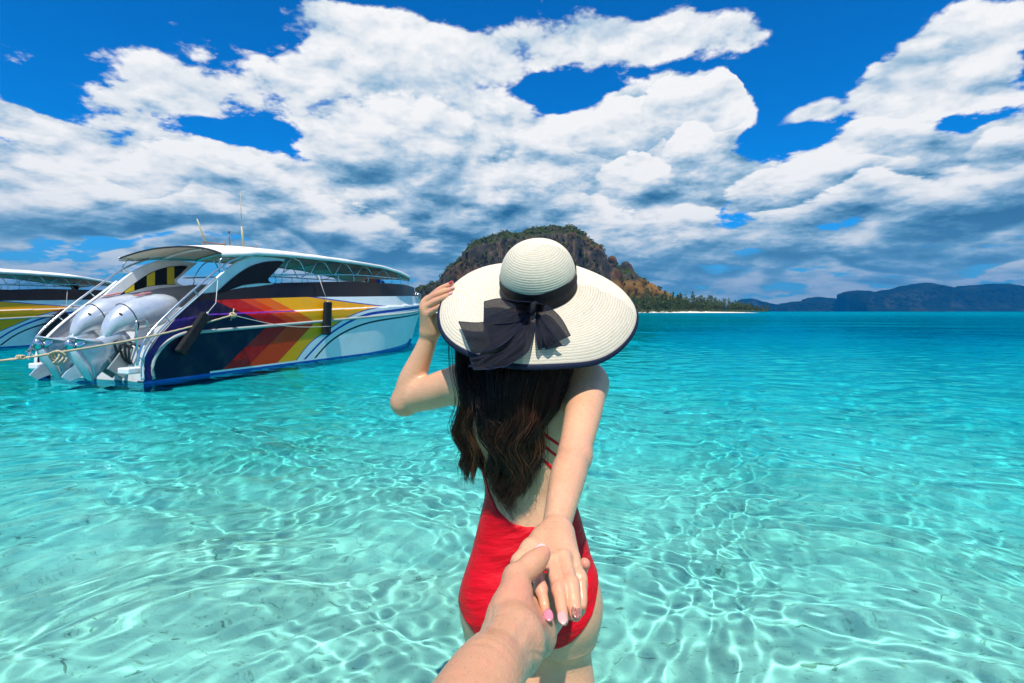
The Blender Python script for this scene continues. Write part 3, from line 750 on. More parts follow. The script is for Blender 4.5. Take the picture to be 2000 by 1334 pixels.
    def roof_grid(dz, inset=0):
        Sx = np.repeat(ss[:, None], ny2, 1) + .10*np.abs(tt[None])**2*(ss[:, None] < 1.6)*-1.0
        Yx = 1.4 + tt[None]*(half[:, None]-inset); Zx = edge_z[:, None] + (crown*1.0)[:, None]*(1-np.abs(tt[None])**2.2) - scal[:, None]*(1-np.abs(tt[None])) + dz
        return np.stack([Sx, Yx, Zx], -1)
    top = roof_grid(.0); bot = roof_grid(-.035, .01)
    nv = ns2*ny2; Fr = grid_faces(ns2, ny2, False)
    me = mesh_np('roof', top.reshape(-1, 3), Fr[:, ::-1]); roof = link('roof', me, canvasm, root)
    me = mesh_np('roof_lining', bot.reshape(-1, 3), Fr); link('roof_lining', me, linerm, roof)
    mb = MB()
    for j in (0, ny2-1):
        pts = [tuple(top[i_, j]) for i_ in range(ns2)]; mb.tube([(a_, b_, c_-.030) for a_, b_, c_ in pts], [(.042, .02)]*ns2, 8, flat=(0, 0, 1))
    mb.tube([tuple(top[-1, j]-np.array([0, 0, .03])) for j in range(ny2)], .03, 8); mb.build('valance', canvasm, roof)
    mb = MB(); mb.tube([tuple(top[0, j]-np.array([0, 0, .018])) for j in range(ny2)], .012, 8); mb.build('rear_edge', darkm, roof)
    for k_ in (2.35, 3.05):
        mb = MB(); i_ = int(np.argmin(abs(ss-k_))); mb.tube([tuple(bot[i_, j]-np.array([0, 0, .03])) for j in range(ny2)], .03, 6); mb.build('roof_beam', whitem if k_ < 3 else steelm, roof)
    for k_ in range(4): mb = MB(); mb.box((2.28, .75+.2*k_, 2.40+.02*k_), (.02, .09, .05)); mb.build('yellow_bar', yelm, roof)
    # side rails, stanchions and braces under the roof
    for y_ in (.12, 2.68):
        def rz(s_): return float(I(s_, REAR))+.17
        def yy_(s_): h_, _q = half_beam(np.array([s_]), np.array([1.7])); return 1.4-float(h_[0])+.03 if y_ < 1 else 1.4+float(h_[0])-.03
        mb = MB(); pts = catmull([(s_, yy_(s_), rz(s_)) for s_ in (2.72, 3.4, 4.4, 5.6, 6.8, 8.0, 8.6)], 4); mb.tube(pts, .016, 8)
        for s_ in np.arange(2.95, 8.6, .62): mb.tube([(s_, yy_(s_), rz(s_)), (s_+.03, yy_(s_), rz(s_)-.09), (s_, yy_(s_), rz(s_)-.18)], .012, 6)
        mb.build('side_rail', steelm, root)
        for q_, s_ in enumerate(np.arange(3.1, 8.2, .86)):
            ez = float(np.interp(s_+.3, ss, edge_z)); sg = 1 if y_ < 1 else -1
            mb = MB(); mb.tube(catmull([(s_-.12, yy_(s_), rz(s_)), (s_+.08, yy_(s_)+.02*sg, ez-.16), (s_+.3, yy_(s_)+.10*sg, ez-.04), (s_+.5, yy_(s_)+.5*sg, ez+.04)], 3), .013, 6)
            mb.tube([(s_+.62, yy_(s_+.6), rz(s_+.6)), (s_+.44, yy_(s_)+.03*sg, ez-.12), (s_+.30, yy_(s_)+.1*sg, ez-.04)], .013, 6)
            mb.build('roof_brace', steelm, root)
        mb = MB(); mb.tube(catmull([(2.2, y_, 2.02), (1.62, y_, 1.92), (1.42, y_, 2.02), (1.5, y_, 2.18), (1.62, y_, 2.2)], 4), .014, 6); mb.build('grab_rail', steelm, root)
    hp = MB()
    for s_ in (4.0, 5.2, 6.4, 7.6):
        i_ = int(np.argmin(abs(ss-s_))); hp.tube([tuple(bot[i_, j]-np.array([0, 0, .015])) for j in range(ny2)], .014, 6)
    hp.build('roof_hoops', steelm, root)
    # bow rail and cleats
    mb = MB(); h_ = half_beam(np.linspace(9.3, 11.1, 10), np.full(10, 1.5))[0]
    pts = [(s_, 1.4-float(hh), 1.78) for s_, hh in zip(np.linspace(9.3, 11.1, 10), h_)]; pts += [(a_, 2.8-b_, c_) for a_, b_, c_ in pts[::-1]]
    mb.tube(pts, .016, 6); 
    for q in pts[::3]: mb.tube([q, (q[0], q[1], 1.5)], .012, 6)
    mb.build('bow_rail', steelm, root)
    mb = MB(); mb.box((9.7, 1.4, 1.50), (1.0, .9, .04)); mb.box((9.3, 1.4, 1.70), (.06, 1.7, .36)); mb.build('foredeck', whitem, root)
    # aerial frame and whips on the roof
    zr = 2.47
    mb = MB(); mb.tube([(2.1, .75, zr+.03), (2.1, 1.35, zr+.10), (2.9, 1.35, zr+.10), (2.9, .75, zr+.06)], .014, 6); mb.tube([(2.1, .75, zr), (2.9, .75, zr+.06)], .014, 6)
    for a_ in ((2.1, 1.35), (2.9, 1.35), (2.1, .75), (2.9, .75)): mb.tube([(a_[0], a_[1], zr+.1), (a_[0], a_[1], zr-.07)], .012, 6)
    mb.tube([(2.45, 1.0, zr+.03), (2.42, 1.0, zr+.34)], .013, 6); mb.tube([(2.42, 1.0, zr+.33), (2.42, 1.0, zr+.36)], .026, 8); mb.build('aerial_frame', mat_or('aged_steel'), root)
    mb = MB(); mb.tube([(2.15, 1.30, zr+.02), (2.06, 1.33, zr+.30), (1.98, 1.36, zr+.56)], [.022, .018, .014], 6); mb.build('aerial', mat_or('ochre_fibreglass'), root)
    mb = MB(); mb.tube([(2.75, .95, zr+.02), (2.70, .96, zr+.50)], [.026, .02], 6); mb.tube([(2.70, .96, zr+.50), (2.67, .96, zr+1.22)], [.009, .005], 6); mb.build('aerial', mat_or('ochre_fibreglass'), root)
    # two tilted outboards
    for w0 in (.80, 1.55):
        y_ = w0
        # cowling: rounded shell swept from the nose down at the aft end to the butt end forward
        ax = [(-.115, .70, .062, .060), (-.085, .78, .092, .088), (-.045, .855, .125, .115), (.015, .925, .165, .15), (.10, .985, .205, .19), (.22, 1.045, .248, .225), (.42, 1.10, .288, .26), (.60, 1.15, .290, .268), (.78, 1.205, .270, .26), (.92, 1.25, .228, .23), (1.02, 1.285, .165, .18), (1.07, 1.305, .09, .10), (1.085, 1.31, .02, .03)]
        rings = []
        for i_, (a_, b_, rv, rl) in enumerate(ax):
            j0, j1 = max(i_-1, 0), min(i_+1, len(ax)-1); t = Vector((ax[j1][0]-ax[j0][0], 0, ax[j1][1]-ax[j0][1]))
            fb_ = min(i_/5, 1)*.65; t = (t.normalized()*(1-fb_) + Vector((.86, 0, .42))*fb_).normalized(); nv_ = Vector((-t.z, 0, t.x)); ring = []
            for k_ in range(28):
                an = 2*math.pi*k_/28; cu, sv = math.cos(an), math.sin(an)
                e_ = .80; pu = math.copysign(abs(cu)**e_, cu)*rv; pl = math.copysign(abs(sv)**e_, sv)*rl
                if cu > 0: pl *= 1-.22*cu*cu                        # narrower along the ridge
                ring.append(Vector((a_, y_, b_)) + nv_*pu + Vector((0, 1, 0))*pl)
            rings.append(ring)
        leg = MB()
        # saddle neck, midsection and anti-ventilation plate
        def blk(prof, half0, half1, nseg=10):
            rings_ = []
            for (a0, b0), (a1, b1), hw in prof:
                ring = []
                for k_ in range(16):
                    an = 2*math.pi*k_/16; ring.append((a0+(a1-a0)*(.5-.5*math.cos(an)), y_+hw*math.copysign(abs(math.sin(an))**.75, math.sin(an)), b0+(b1-b0)*(.5-.5*math.cos(an))))
                rings_.append(ring)
            return rings_
        leg.loft(blk([((.0, .93), (.26, .68), .12), ((-.10, .80), (.14, .56), .105), ((-.22, .73), (.06, .44), .085), ((-.36, .705), (-.05, .28), .06), ((-.48, .66), (-.22, .12), .045), ((-.52, .52), (-.32, .08), .03)], 0, 0))
        leg.loft(blk([((-.28, .73), (-.16, .62), .10), ((-.42, .725), (-.36, .655), .13), ((-.54, .745), (-.52, .70), .13), ((-.60, .765), (-.60, .735), .09)], 0, 0))
        motor = leg.build('outboard_motor', motorm, root)
        mb = MB(); mb.loft(rings); mb.build('cowling', motorm, motor)
        mb = MB()
        for q_ in (5,): mb.tube([tuple(p + (p-Vector((ax[q_][0], y_, ax[q_][1]))).normalized()*.004) for p in rings[q_]] + [tuple(rings[q_][0])], .008, 6, caps=False)
        mb.build('cowling_strap', rubberm, motor)
        for k_v in (4, 24):
            pv_, c_v = rings[4][k_v], Vector((ax[4][0], y_, ax[4][1])); n_v = (pv_-c_v).normalized(); sd_ = (rings[4][k_v+1]-rings[4][k_v-1]).normalized(); up_ = n_v.cross(sd_); mb = MB()
            mb.loft([[pv_+n_v*(-.006+.012*kk)+(sd_*.040*math.cos(an)+up_*.020*math.sin(an))*(1-.35*kk) for an in [2*math.pi*k_/12 for k_ in range(12)]] for kk in (0, 1)]); mb.build('air_vent', rubberm, motor)
        mb = MB(); mb.slab([(.36, 1.405), (.62, 1.468), (.62, 1.485), (.36, 1.42)], -.05, .05, lambda u, v, w_: (u, y_+w_, v+.004)); mb.build('faded_decal', redm, motor)
        # gearcase torpedo with skeg
        gc = MB(); A_ = Vector((-.57, y_, .57)); Bv = Vector((-.30, y_, .05)); dv = (Bv-A_)
        gc.tube([A_+dv*t for t in (0, .12, .3, .55, .8, .93, 1.0)], [.062, .078, .088, .088, .07, .042, .008], 14)
        gc.slab([(-.40, .16), (-.62, .08), (-.72, .16), (-.66, .24), (-.50, .36)], -.012, .012, lambda u, v, w_: (u, y_+w_, v))
        gc.build('gearcase', motorm, motor, bevel=.003)
        pr = MB(); nose = A_-dv*.02; pr.tube([nose, nose-dv*.12, nose-dv*.22, nose-dv*.27], [.066, .066, .045, .006], 14)
        e1 = dv.normalized(); u1 = Vector((0, 1, 0)); v1 = e1.cross(u1)
        for k_ in range(3):
            an = 2*math.pi*k_/3+.5; rd = u1*math.cos(an)+v1*math.sin(an); tg = e1.cross(rd); c0 = nose-dv*.08
            rings_ = []
            for tt_ in (0, .35, .7, .95, 1.0):
                cw = .07*math.sin(math.pi*min(.25+tt_*.6, 1))+.012; rr_ = .05+.14*tt_; tw = .9-.5*tt_
                cdir = tg*math.cos(tw)+e1*math.sin(tw)
                rings_.append([c0+rd*rr_+cdir*cw*cc+e1.cross(cdir)*.006*dd for cc, dd in ((-1, 0), (0, 1), (1, 0), (0, -1))])
            pr.loft(rings_)
        pr.build('propeller', steelm, motor)
        br = MB(); br.box((.16, y_, .45), (.16, .26, .40), Matrix.Rotation(R(12), 3, 'Y')); br.box((.10, y_-.12, .32), (.30, .035, .46), Matrix.Rotation(R(38), 3, 'Y')); br.box((.10, y_+.12, .32), (.30, .035, .46), Matrix.Rotation(R(38), 3, 'Y'))
        br.tube([(.0, y_-.04, .2), (-.12, y_-.04, .48)], .022, 8); br.tube([(.0, y_+.04, .2), (-.12, y_+.04, .48)], .022, 8); br.build('clamp_bracket', mat_or('motor_bracket'), motor, bevel=.006)
    return root
_mats = {}
def mat_or(k_):
    if k_ not in _mats:
        _mats[k_] = {'aged_steel': lambda: mat('aged_steel', (.22, .16, .13), .6, .4), 'ochre_fibreglass': lambda: mat('ochre_fibreglass', (.42, .37, .22), .5), 'motor_bracket': lambda: mat('motor_bracket', (.30, .34, .35), .45, .5)}[k_]()
    return _mats[k_]
TH = math.atan2(.946, .326)
boat = make_boat('speedboat'); boat.location = (-5.76, 8.09, 0); boat.rotation_euler = (0, 0, TH)
tag(boat, 'speedboat showing its stern, two tilted silver outboard motors and navy, red, orange and yellow side', 'speedboat', 'speedboats moored side by side')
boat2 = copy_tree(boat); boat2.location = (-16.5, 12.25, 0); boat2.rotation_euler = (0, 0, R(84))
tag(boat2, 'farther speedboat, cut off by the left frame edge, with a mostly yellow side', 'speedboat', 'speedboats moored side by side')
def bw(s, w, z, o=None):
    """point given in the first boat's frame -> world"""
    return Vector((-5.76 + .326*s - .946*w, 8.09 + .946*s + .326*w, z))
def bw2(s, w, z): a_ = R(84); return Vector((-16.5 + math.cos(a_)*s - math.sin(a_)*w, 12.25 + math.sin(a_)*s + math.cos(a_)*w, z))
ropem = mat('hemp_rope', rough=.9, spec=.1, build=lambda n, p: (n.put(p.inputs['Base Color'], n.mix(n.noise(n.n('ShaderNodeNewGeometry').outputs['Position'], 60, 3, .6), (.42, .30, .16), (.66, .54, .38))), bump(n, p, n.noise(n.n('ShaderNodeNewGeometry').outputs['Position'], 160, 2, .5), .004, 1)))
cordm = mat('white_cord', (.55, .53, .48), .9)
fendm = mat('fender_cloth', rough=.85, spec=.2, build=lambda n, p: (n.put(p.inputs['Base Color'], n.mix(n.noise(n.n('ShaderNodeNewGeometry').outputs['Position'], 25, 4, .6), (.006, .006, .008), (.03, .03, .033))), bump(n, p, n.noise(n.n('ShaderNodeNewGeometry').outputs['Position'], 40, 4, .6), .01, 1)))
def fender(label, top_, bot_, w_, cord_to, pt, yoff=-.10):
    o = empty('fender', pt(*bot_)); tag(o, label, 'fender', 'black fenders hung over the side of the boats')
    inv = Matrix.Translation(o.location).inverted()
    a_, b_ = pt(*top_), pt(*bot_); mb = MB(); side = (pt(1, 0, 0)-pt(0, 0, 0))
    rings = []
    for t in (0, .02, .06, .3, .6, .94, .98, 1):
        k_ = .82 if t in (0, 1) else 1
        c = inv @ (a_*(1-t)+b_*t); up = (a_-b_).normalized(); sd = (side-up*side.dot(up)).normalized(); nn = up.cross(sd)
        rings.append([c+sd*u*w_*.5*k_+nn*v*.05*k_ for u, v in ((-1, -.8), (-.8, -1), (.8, -1), (1, -.8), (1, .8), (.8, 1), (-.8, 1), (-1, .8))])
    mb.loft(rings, smooth=False); mb.build('pad', fendm, o, bevel=.004)
    mb = MB(); cp = [inv @ pt(*q) for q in cord_to]; mb.tube(cp, .007, 6); mb.tube([cp[-1]+Vector((0, 0, .02)), cp[-1]-Vector((0, 0, .03))], .02, 6); mb.build('cord', cordm, o)
    return o
fender('black fender strapped aslant on the navy stern quarter of the nearer speedboat', (.98, -.07, 1.10), (.50, -.05, .45), .17, [(1.32, .05, 1.72), (1.22, -.02, 1.3), (1.0, -.08, 1.12)], bw)
fender('upright black fender hanging against the orange and yellow stripes of the nearer speedboat', (4.18, -.08, 1.37), (4.18, -.04, .60), .21, [(4.0, .04, 1.98), (4.1, -.03, 1.6), (4.18, -.08, 1.38)], bw)
fender('black fender leaning on the white bow end of the farther speedboat', (5.9, -.1, 1.1), (5.1, -.08, .25), .42, [(6.1, .05, 1.95), (6.0, -.03, 1.5), (5.9, -.1, 1.12)], bw2)
# ropes
o = empty('mooring_rope', bw(1.52, -.1, 1.08)); tag(o, 'tan mooring rope slanting across both silver outboard motors to a knot on the hull', 'rope')
inv = Matrix.Translation(o.location).inverted(); K = bw(1.52, -.09, 1.08)
mb = MB(); A_, B_ = at(-160, 722, 6.2), at(98, 691, 6.9)
pts = [A_, at(40, 700, 6.7), B_] + [B_.lerp(K, t)-Vector((0, 0, .06*math.sin(math.pi*t))) for t in (.2, .4, .6, .8)] + [K]
pts = [inv @ q for q in catmull(pts, 8)]; mb.tube(pts, .014, 8)
for k_ in (0, 2.1, 4.2):                                            # the lay of the rope
    hel = [pts[i_]+Vector((0, .012*math.cos(i_*1.1+k_), .012*math.sin(i_*1.1+k_))) for i_ in range(len(pts))]; mb.tube(hel, .007, 5)
mb.build('line', ropem, o)
mb = MB(); Bi = inv @ B_
for k_ in range(3):
    c = Bi + Vector((.07+.015*k_, -.02+.02*k_, -.05)); mb.tube([c+Vector(((.055+.012*k_)*math.cos(an), .03*math.sin(an*2+k_), (.075+.01*k_)*math.sin(an))) for an in np.linspace(0, 2*math.pi, 18)], .012, 6)
mb.build('coil', ropem, o); mb = MB(); c = inv @ at(40, 698, 6.7)
for k_ in range(3): mb.tube([c+Vector((.03*k_-.03+.01*math.cos(an), .02*math.cos(an), .026*math.sin(an))) for an in np.linspace(0, 6.3, 10)], .011, 6)
mb.build('knot', ropem, o)
mb = MB(); c = inv @ K
for k_ in range(5):
    rot = Matrix.Rotation(k_*1.3, 3, 'Z') @ Matrix.Rotation(k_*.9, 3, 'X'); mb.tube([c+rot @ Vector((.055*math.cos(an), .05*math.sin(an), .02*math.sin(2*an))) for an in np.linspace(0, 6.28, 14)], .013, 6)
mb.tube([c, c+Vector((.03, -.02, .12))], .012, 6); mb.tube([c, c+Vector((-.03, -.02, -.10))], .010, 6); mb.build('knot', ropem, o)
o = empty('fender_line', K); tag(o, 'thin pale line sagging from the rope knot to the upright fender', 'line')
mb = MB(); E_ = bw(4.18, -.14, .80)-K
mb.tube([Vector((0, 0, 0)).lerp(E_, t)-Vector((0, 0, .10*math.sin(math.pi*t))) for t in np.linspace(0, 1, 14)], .006, 6); mb.build('cord', cordm, o)
# life jackets or bags stowed under the roof
o = empty('cloth_bundle', bw(6.4, .25, 1.93)); tag(o, 'small red and blue cloth bundle on the coaming beneath the roof of the nearer boat', 'bundle')
for nm, c_, x_ in (('red_cloth', (.55, .07, .02), 0), ('blue_cloth', (.02, .04, .35), .35)):
    mb = MB(); rings = []
    for t in np.linspace(-1, 1, 9): rr_ = .065*math.sqrt(max(1-t*t, 0.02)); rings.append([(x_*.326+t*.1, x_*.946+t*.30+0*an, .06+rr_*math.sin(an)*(1+.2*math.sin(3*t))) if False else (x_*.326+t*.10+rr_*math.cos(an)*-.9, x_*.946+t*.3+rr_*math.cos(an)*.3, .06+rr_*math.sin(an)) for an in [2*math.pi*k_/10 for k_ in range(10)]])
    mb.loft(rings).build(nm, mat(nm, c_, .8), o)

# ------------------------------------------------------------------ bodies: one continuous skin grown from joined, tapering volumes
class Body:
    def __init__(s): s.pr = []
    def cone(s, a, b, ra, rb, k=.02, sub=False):
        a, b = np.array(a, float), np.array(b, float); s.pr.append(('cone', a, b, ra, rb, k, sub, (a+b)/2, np.linalg.norm(a-b)/2+max(ra, rb))); return s
    def chain(s, pts, k=.01):
        """pts: (point, radius) ..."""
        for (a, ra), (b, rb) in zip(pts, pts[1:]): s.cone(a, b, ra, rb, k)
        return s
    def tube(s, pts, k=.01, n=7):
        """one smooth limb: curve and thickness interpolated through (point, radius) stations"""
        P = [Vector(p) for p, r_ in pts]; C_ = catmull(P, n); rr_ = smooth_interp(np.linspace(0, len(pts)-1, len(C_)), np.arange(len(pts), dtype=float), np.array([r_ for p, r_ in pts], float))
        C_ = np.array([tuple(c) for c in C_]); m_ = (C_.min(0)+C_.max(0))/2
        s.pr.append(('tube', C_, rr_, 0, 0, k, False, m_, np.linalg.norm(C_-m_, axis=1).max()+rr_.max())); return s
    def ell(s, c, r, k=.02, rot=None, sub=False):
        s.pr.append(('ell', np.array(c, float), np.array(r, float), rot, 0, k, sub, np.array(c, float), max(r))); return s
    def torso(s, rows, k=.02):
        rows = sorted(rows); s.pr.append(('torso', np.array(rows), None, None, 0, k, False, np.array([rows[0][1], rows[0][3], (rows[0][0]+rows[-1][0])/2]), (rows[-1][0]-rows[0][0])/2+.15)); return s
    def one(s, p, P):
        t = p[0]
        if t == 'cone':
            a, b, ra, rb = p[1:5]; ab = b-a; h = np.clip(((P-a)@ab)/max(ab@ab, 1e-12), 0, 1)
            return np.linalg.norm(P-a-h[:, None]*ab, axis=1)-(ra+(rb-ra)*h)
        if t == 'tube':
            C_, rr_ = p[1], p[2]; best = np.full(len(P), 9.0)
            for i_ in range(len(C_)-1):
                a, b = C_[i_], C_[i_+1]; ab = b-a; q = P-a; h = np.clip((q@ab)/max(ab@ab, 1e-12), 0, 1); q -= h[:, None]*ab
                best = np.minimum(best, np.sqrt(np.einsum('ij,ij->i', q, q))-(rr_[i_]+(rr_[i_+1]-rr_[i_])*h))
            return best
        if t == 'ell':
            q = P-p[1]
            if p[3] is not None: q = q@np.array(p[3])
            k0 = np.linalg.norm(q/p[2], axis=1); k1 = np.linalg.norm(q/(p[2]**2), axis=1)
            return k0*(k0-1)/np.maximum(k1, 1e-9)
        if t == 'torso':
            R_ = p[1]; z = P[:, 2]; zc = np.clip(z, R_[0, 0], R_[-1, 0])
            g = [smooth_interp(zc, R_[:, 0], R_[:, i]) for i in (1, 2, 3, 4)]
            x, y = P[:, 0]-g[0], P[:, 1]-g[2]; n_ = 2.35
            k0 = (np.abs(x/g[1])**n_+np.abs(y/g[3])**n_)**(1/n_)
            d = (k0-1)*np.minimum(g[1], g[3])*1.0
            return np.maximum(d, np.abs(z-zc)*1.0 + np.minimum(d, 0)*.5) if False else np.where(z == zc, d, np.hypot(np.maximum(d, 0), z-zc)-.0)
    def f(s, P, sel=None):
        d = None
        for i, p in enumerate(s.pr):
            if sel is not None and not sel[i]: continue
            v = s.one(p, P)
            if d is None: d = v if not p[6] else np.full(len(P), .5)
            if p[6]:
                k = p[5]; h = np.maximum(k-np.abs(-v-d), 0)/k; d = np.maximum(d, -v)+h*h*k*.25
            elif v is not d:
                k = p[5]; h = np.maximum(k-np.abs(d-v), 0)/k; d = np.minimum(d, v)-h*h*k*.25
        return np.full(len(P), .5) if d is None else d
    def select(s, c, rad):
        return np.array([np.linalg.norm(p[7]-c)-p[8] < rad+p[5]+.02 for p in s.pr])
def smooth_interp(x, xs, ys):
    """monotone-ish cubic through the rows"""
    m = np.gradient(ys, xs); i = np.clip(np.searchsorted(xs, x)-1, 0, len(xs)-2); h = xs[i+1]-xs[i]; t = np.clip((x-xs[i])/h, 0, 1)
    return (2*t**3-3*t**2+1)*ys[i]+(t**3-2*t**2+t)*h*m[i]+(-2*t**3+3*t**2)*ys[i+1]+(t**3-t**2)*h*m[i+1]

def skin(fn, select, lo, hi, h):
    """surface nets over the blocks the surface runs through"""
    B = 8; lo = np.array(lo, float); hi = np.array(hi, float); nb = np.ceil((hi-lo)/(B*h)).astype(int)
    S = 4; act = []
    for sx in range(0, nb[0], S):
        for sy in range(0, nb[1], S):
            for sz in range(0, nb[2], S):
                c = lo+(np.array([sx, sy, sz])+S/2)*B*h; rad = S*B*h*.87; sel = select(c, rad)
                if sel is not None and not sel.any(): continue
                if abs(fn(c[None], sel)[0]) > rad*2.2+.02: continue
                g = np.stack(np.meshgrid(*[np.arange(q, min(q+S, nb[i])) for i, q in enumerate((sx, sy, sz))], indexing='ij'), -1).reshape(-1, 3)
                v = fn(lo+(g+.5)*B*h, sel); g = g[np.abs(v) < B*h*1.7]
                if len(g): act.append((g, sel))
    off = np.stack(np.meshgrid(*[np.arange(B+1)]*3, indexing='ij'), -1).reshape(-1, 3)
    M = nb*B+2; key = lambda c: (c[..., 0].astype(np.int64)*M[1]+c[..., 1])*M[2]+c[..., 2]
    vid, vco, quads = [], [], []
    for g, sel in act:
        P = (g[:, None]*B+off[None]); v = fn(lo+P.reshape(-1, 3)*h, sel).reshape(len(g), B+1, B+1, B+1)
        ins = v < 0
        c8 = [ins[:, a:a+B, b:b+B, c:c+B] for a in (0, 1) for b in (0, 1) for c in (0, 1)]
        cnt = sum(q.astype(np.int8) for q in c8); cell = (cnt > 0) & (cnt < 8); idx = np.argwhere(cell)
        if not len(idx): continue
        bi, ci = idx[:, 0], idx[:, 1:]; acc = np.zeros((len(idx), 3)); n = np.zeros(len(idx))
        for ax in range(3):
            for u in (0, 1):
                for w in (0, 1):
                    o0 = np.zeros(3, int); oth = [q for q in range(3) if q != ax]; o0[oth[0]] = u; o0[oth[1]] = w; o1 = o0.copy(); o1[ax] = 1
                    a = v[bi, ci[:, 0]+o0[0], ci[:, 1]+o0[1], ci[:, 2]+o0[2]]; b = v[bi, ci[:, 0]+o1[0], ci[:, 1]+o1[1], ci[:, 2]+o1[2]]
                    m = (a < 0) != (b < 0); t = np.where(m, a/np.where(m, a-b, 1), 0); p = np.repeat(o0[None].astype(float), len(idx), 0); p[:, ax] += t
                    acc += p*m[:, None]; n += m
        base = g[bi]*B+ci; vid.append(key(base)); vco.append(lo+(base+acc/n[:, None])*h)
        for ax in range(3):
            o1 = [0, 0, 0]; o1[ax] = 1
            A = ins[:, :B, :B, :B]; Bq = ins[:, o1[0]:o1[0]+B, o1[1]:o1[1]+B, o1[2]:o1[2]+B]
            e = np.argwhere(A != Bq)
            if not len(e): continue
            c = g[e[:, 0]]*B+e[:, 1:]; a_in = A[e[:, 0], e[:, 1], e[:, 2], e[:, 3]]
            d1 = np.zeros(3, int); d2 = np.zeros(3, int); d1[(ax+1) % 3] = 1; d2[(ax+2) % 3] = 1
            q = np.stack([key(c-d1-d2), key(c-d2), key(c), key(c-d1)], 1); q[~a_in] = q[~a_in][:, ::-1]; quads.append(q)
    vid = np.concatenate(vid); vco = np.concatenate(vco); q = np.concatenate(quads); o = np.argsort(vid); sv = vid[o]
    pos = np.clip(np.searchsorted(sv, q), 0, len(sv)-1); ok = (sv[pos] == q).all(1)
    return vco, o[pos[ok]]

def skin_mesh(name, body, lo, hi, h, extra=None):
    fn = (lambda P, sel: extra(P, body.f(P, sel))) if extra else body.f
    co, q = skin(fn, body.select, lo, hi, h)
    return mesh_np(name, co, q)
# ------------------------------------------------------------------ the woman
def A(px, py, Y): return np.array(at(px, py, Y))
def skin_nodes(base, deep, pinkc):
    def f(n, p):
        g_ = n.n('ShaderNodeNewGeometry').outputs['Position']
        a_ = n.noise(g_, 9, 5, .6); b_ = n.noise(g_, 160, 3, .5)
        c = n.mix(n.smooth(a_, .35, .7), base, deep); c = n.mix(n.smooth(n.noise(g_, 70, 4, .65), .42, .72, 0, .28), c, pinkc); c = n.mix(n.smooth(n.noise(g_, 330, 2, .5), .66, .74, 0, .30), c, (deep[0]*.55, deep[1]*.5, deep[2]*.45))
        at_ = n.n('ShaderNodeAttribute'); at_.attribute_name = 'flush'
        c = n.mix(at_.outputs['Fac'], c, pinkc)
        n.put(p.inputs['Base Color'], c)
        n.put(p.inputs['Roughness'], n.smooth(b_, .3, .7, .26, .42))
        fine = n.m('ADD', n.m('MULTIPLY', n.noise(g_, 420, 2, .5), .5), n.m('MULTIPLY', n.noise(n.v('MULTIPLY', g_, (140, 60, 140)), 1, 3, .5), .8))
        fine = n.m('ADD', fine, n.m('MULTIPLY', n.noise(n.v('MULTIPLY', g_, (60, 60, 260)), 1, 4, .6), 1.2)); bump(n, p, fine, .0010, .6)
    return f
skin_w = mat('woman_skin', spec=.5, build=skin_nodes((.68, .365, .205), (.61, .315, .17), (.72, .25, .17)), Subsurface_Weight=.10, Subsurface_Scale=.008)
skin_w.node_tree.nodes['Principled BSDF'].inputs['Subsurface Radius'].default_value = (1, .35, .2)
skin_m = mat('man_skin', spec=.38, build=skin_nodes((.58, .30, .17), (.50, .25, .135), (.66, .22, .15)), Subsurface_Weight=.10, Subsurface_Scale=.008)
skin_m.node_tree.nodes['Principled BSDF'].inputs['Subsurface Radius'].default_value = (1, .35, .2)

HEADC = np.array((.0635, 1.285, 1.165))
SHR, ELR, WRR = A(1147, 748, 1.225), A(1121, 885, .985), A(1080, 1040, .745)
SHL, ELL_, WRL = A(908, 745, 1.255), A(793, 782, 1.37), A(843, 645, 1.33)
wb = Body()
wb.torso([(1.02, .048, .05, 1.272, .045), (.985, .040, .115, 1.265, .062), (.93, .035, .146, 1.262, .082), (.86, .037, .137, 1.265, .092), (.78, .041, .119, 1.265, .086), (.71, .043, .106, 1.262, .078), (.64, .045, .121, 1.258, .085),
          (.56, .046, .141, 1.252, .096), (.48, .046, .153, 1.248, .103), (.41, .046, .152, 1.250, .099), (.36, .046, .142, 1.255, .085)])
for sx in (-.030, .122): wb.ell((sx, 1.222, .455), (.078, .080, .088), .05)
for sx, s_ in ((-.028, -1), (.120, 1)):
    wb.chain([((sx, 1.262, .42), .079), ((sx-.002*s_, 1.27, .22), .074), ((sx-.008*s_, 1.28, .02), .056)], .05)
    wb.chain([((sx-.008*s_, 1.28, .02), .054), ((sx-.008*s_, 1.295, -.14), .052), ((sx-.006*s_, 1.30, -.46), .033)], .03)
    wb.chain([((sx-.006*s_, 1.29, -.50), .028), ((sx, 1.36, -.51), .030), ((sx+.006*s_, 1.47, -.53), .020)], .03)
# shoulders, shoulder blades and neck
wb.cone(SHR+[-.01, .0, .0], (.07, 1.27, 1.0), .044, .038, .05); wb.cone(SHL+[.01, 0, 0], (.02, 1.27, 1.0), .042, .038, .05)
wb.cone((.05, 1.275, .98), HEADC+[0, -.01, -.05], .050, .046, .045)
wb.ell((.115, 1.198, .90), (.045, .03, .07), .05); wb.ell((-.045, 1.198, .90), (.045, .03, .07), .05)
# reaching arm
wb.tube([(SHR, .048), (SHR*.55+ELR*.45+np.array([.004, 0, .004]), .0405), (ELR, .0312), (ELR*.70+WRR*.30, .0318), (ELR*.3+WRR*.7, .0262), (WRR, .0232), (WRR*1.12-ELR*.12, .0235)], .035)
wb.ell(ELR+[.006, -.004, -.008], (.019, .020, .020), .03)
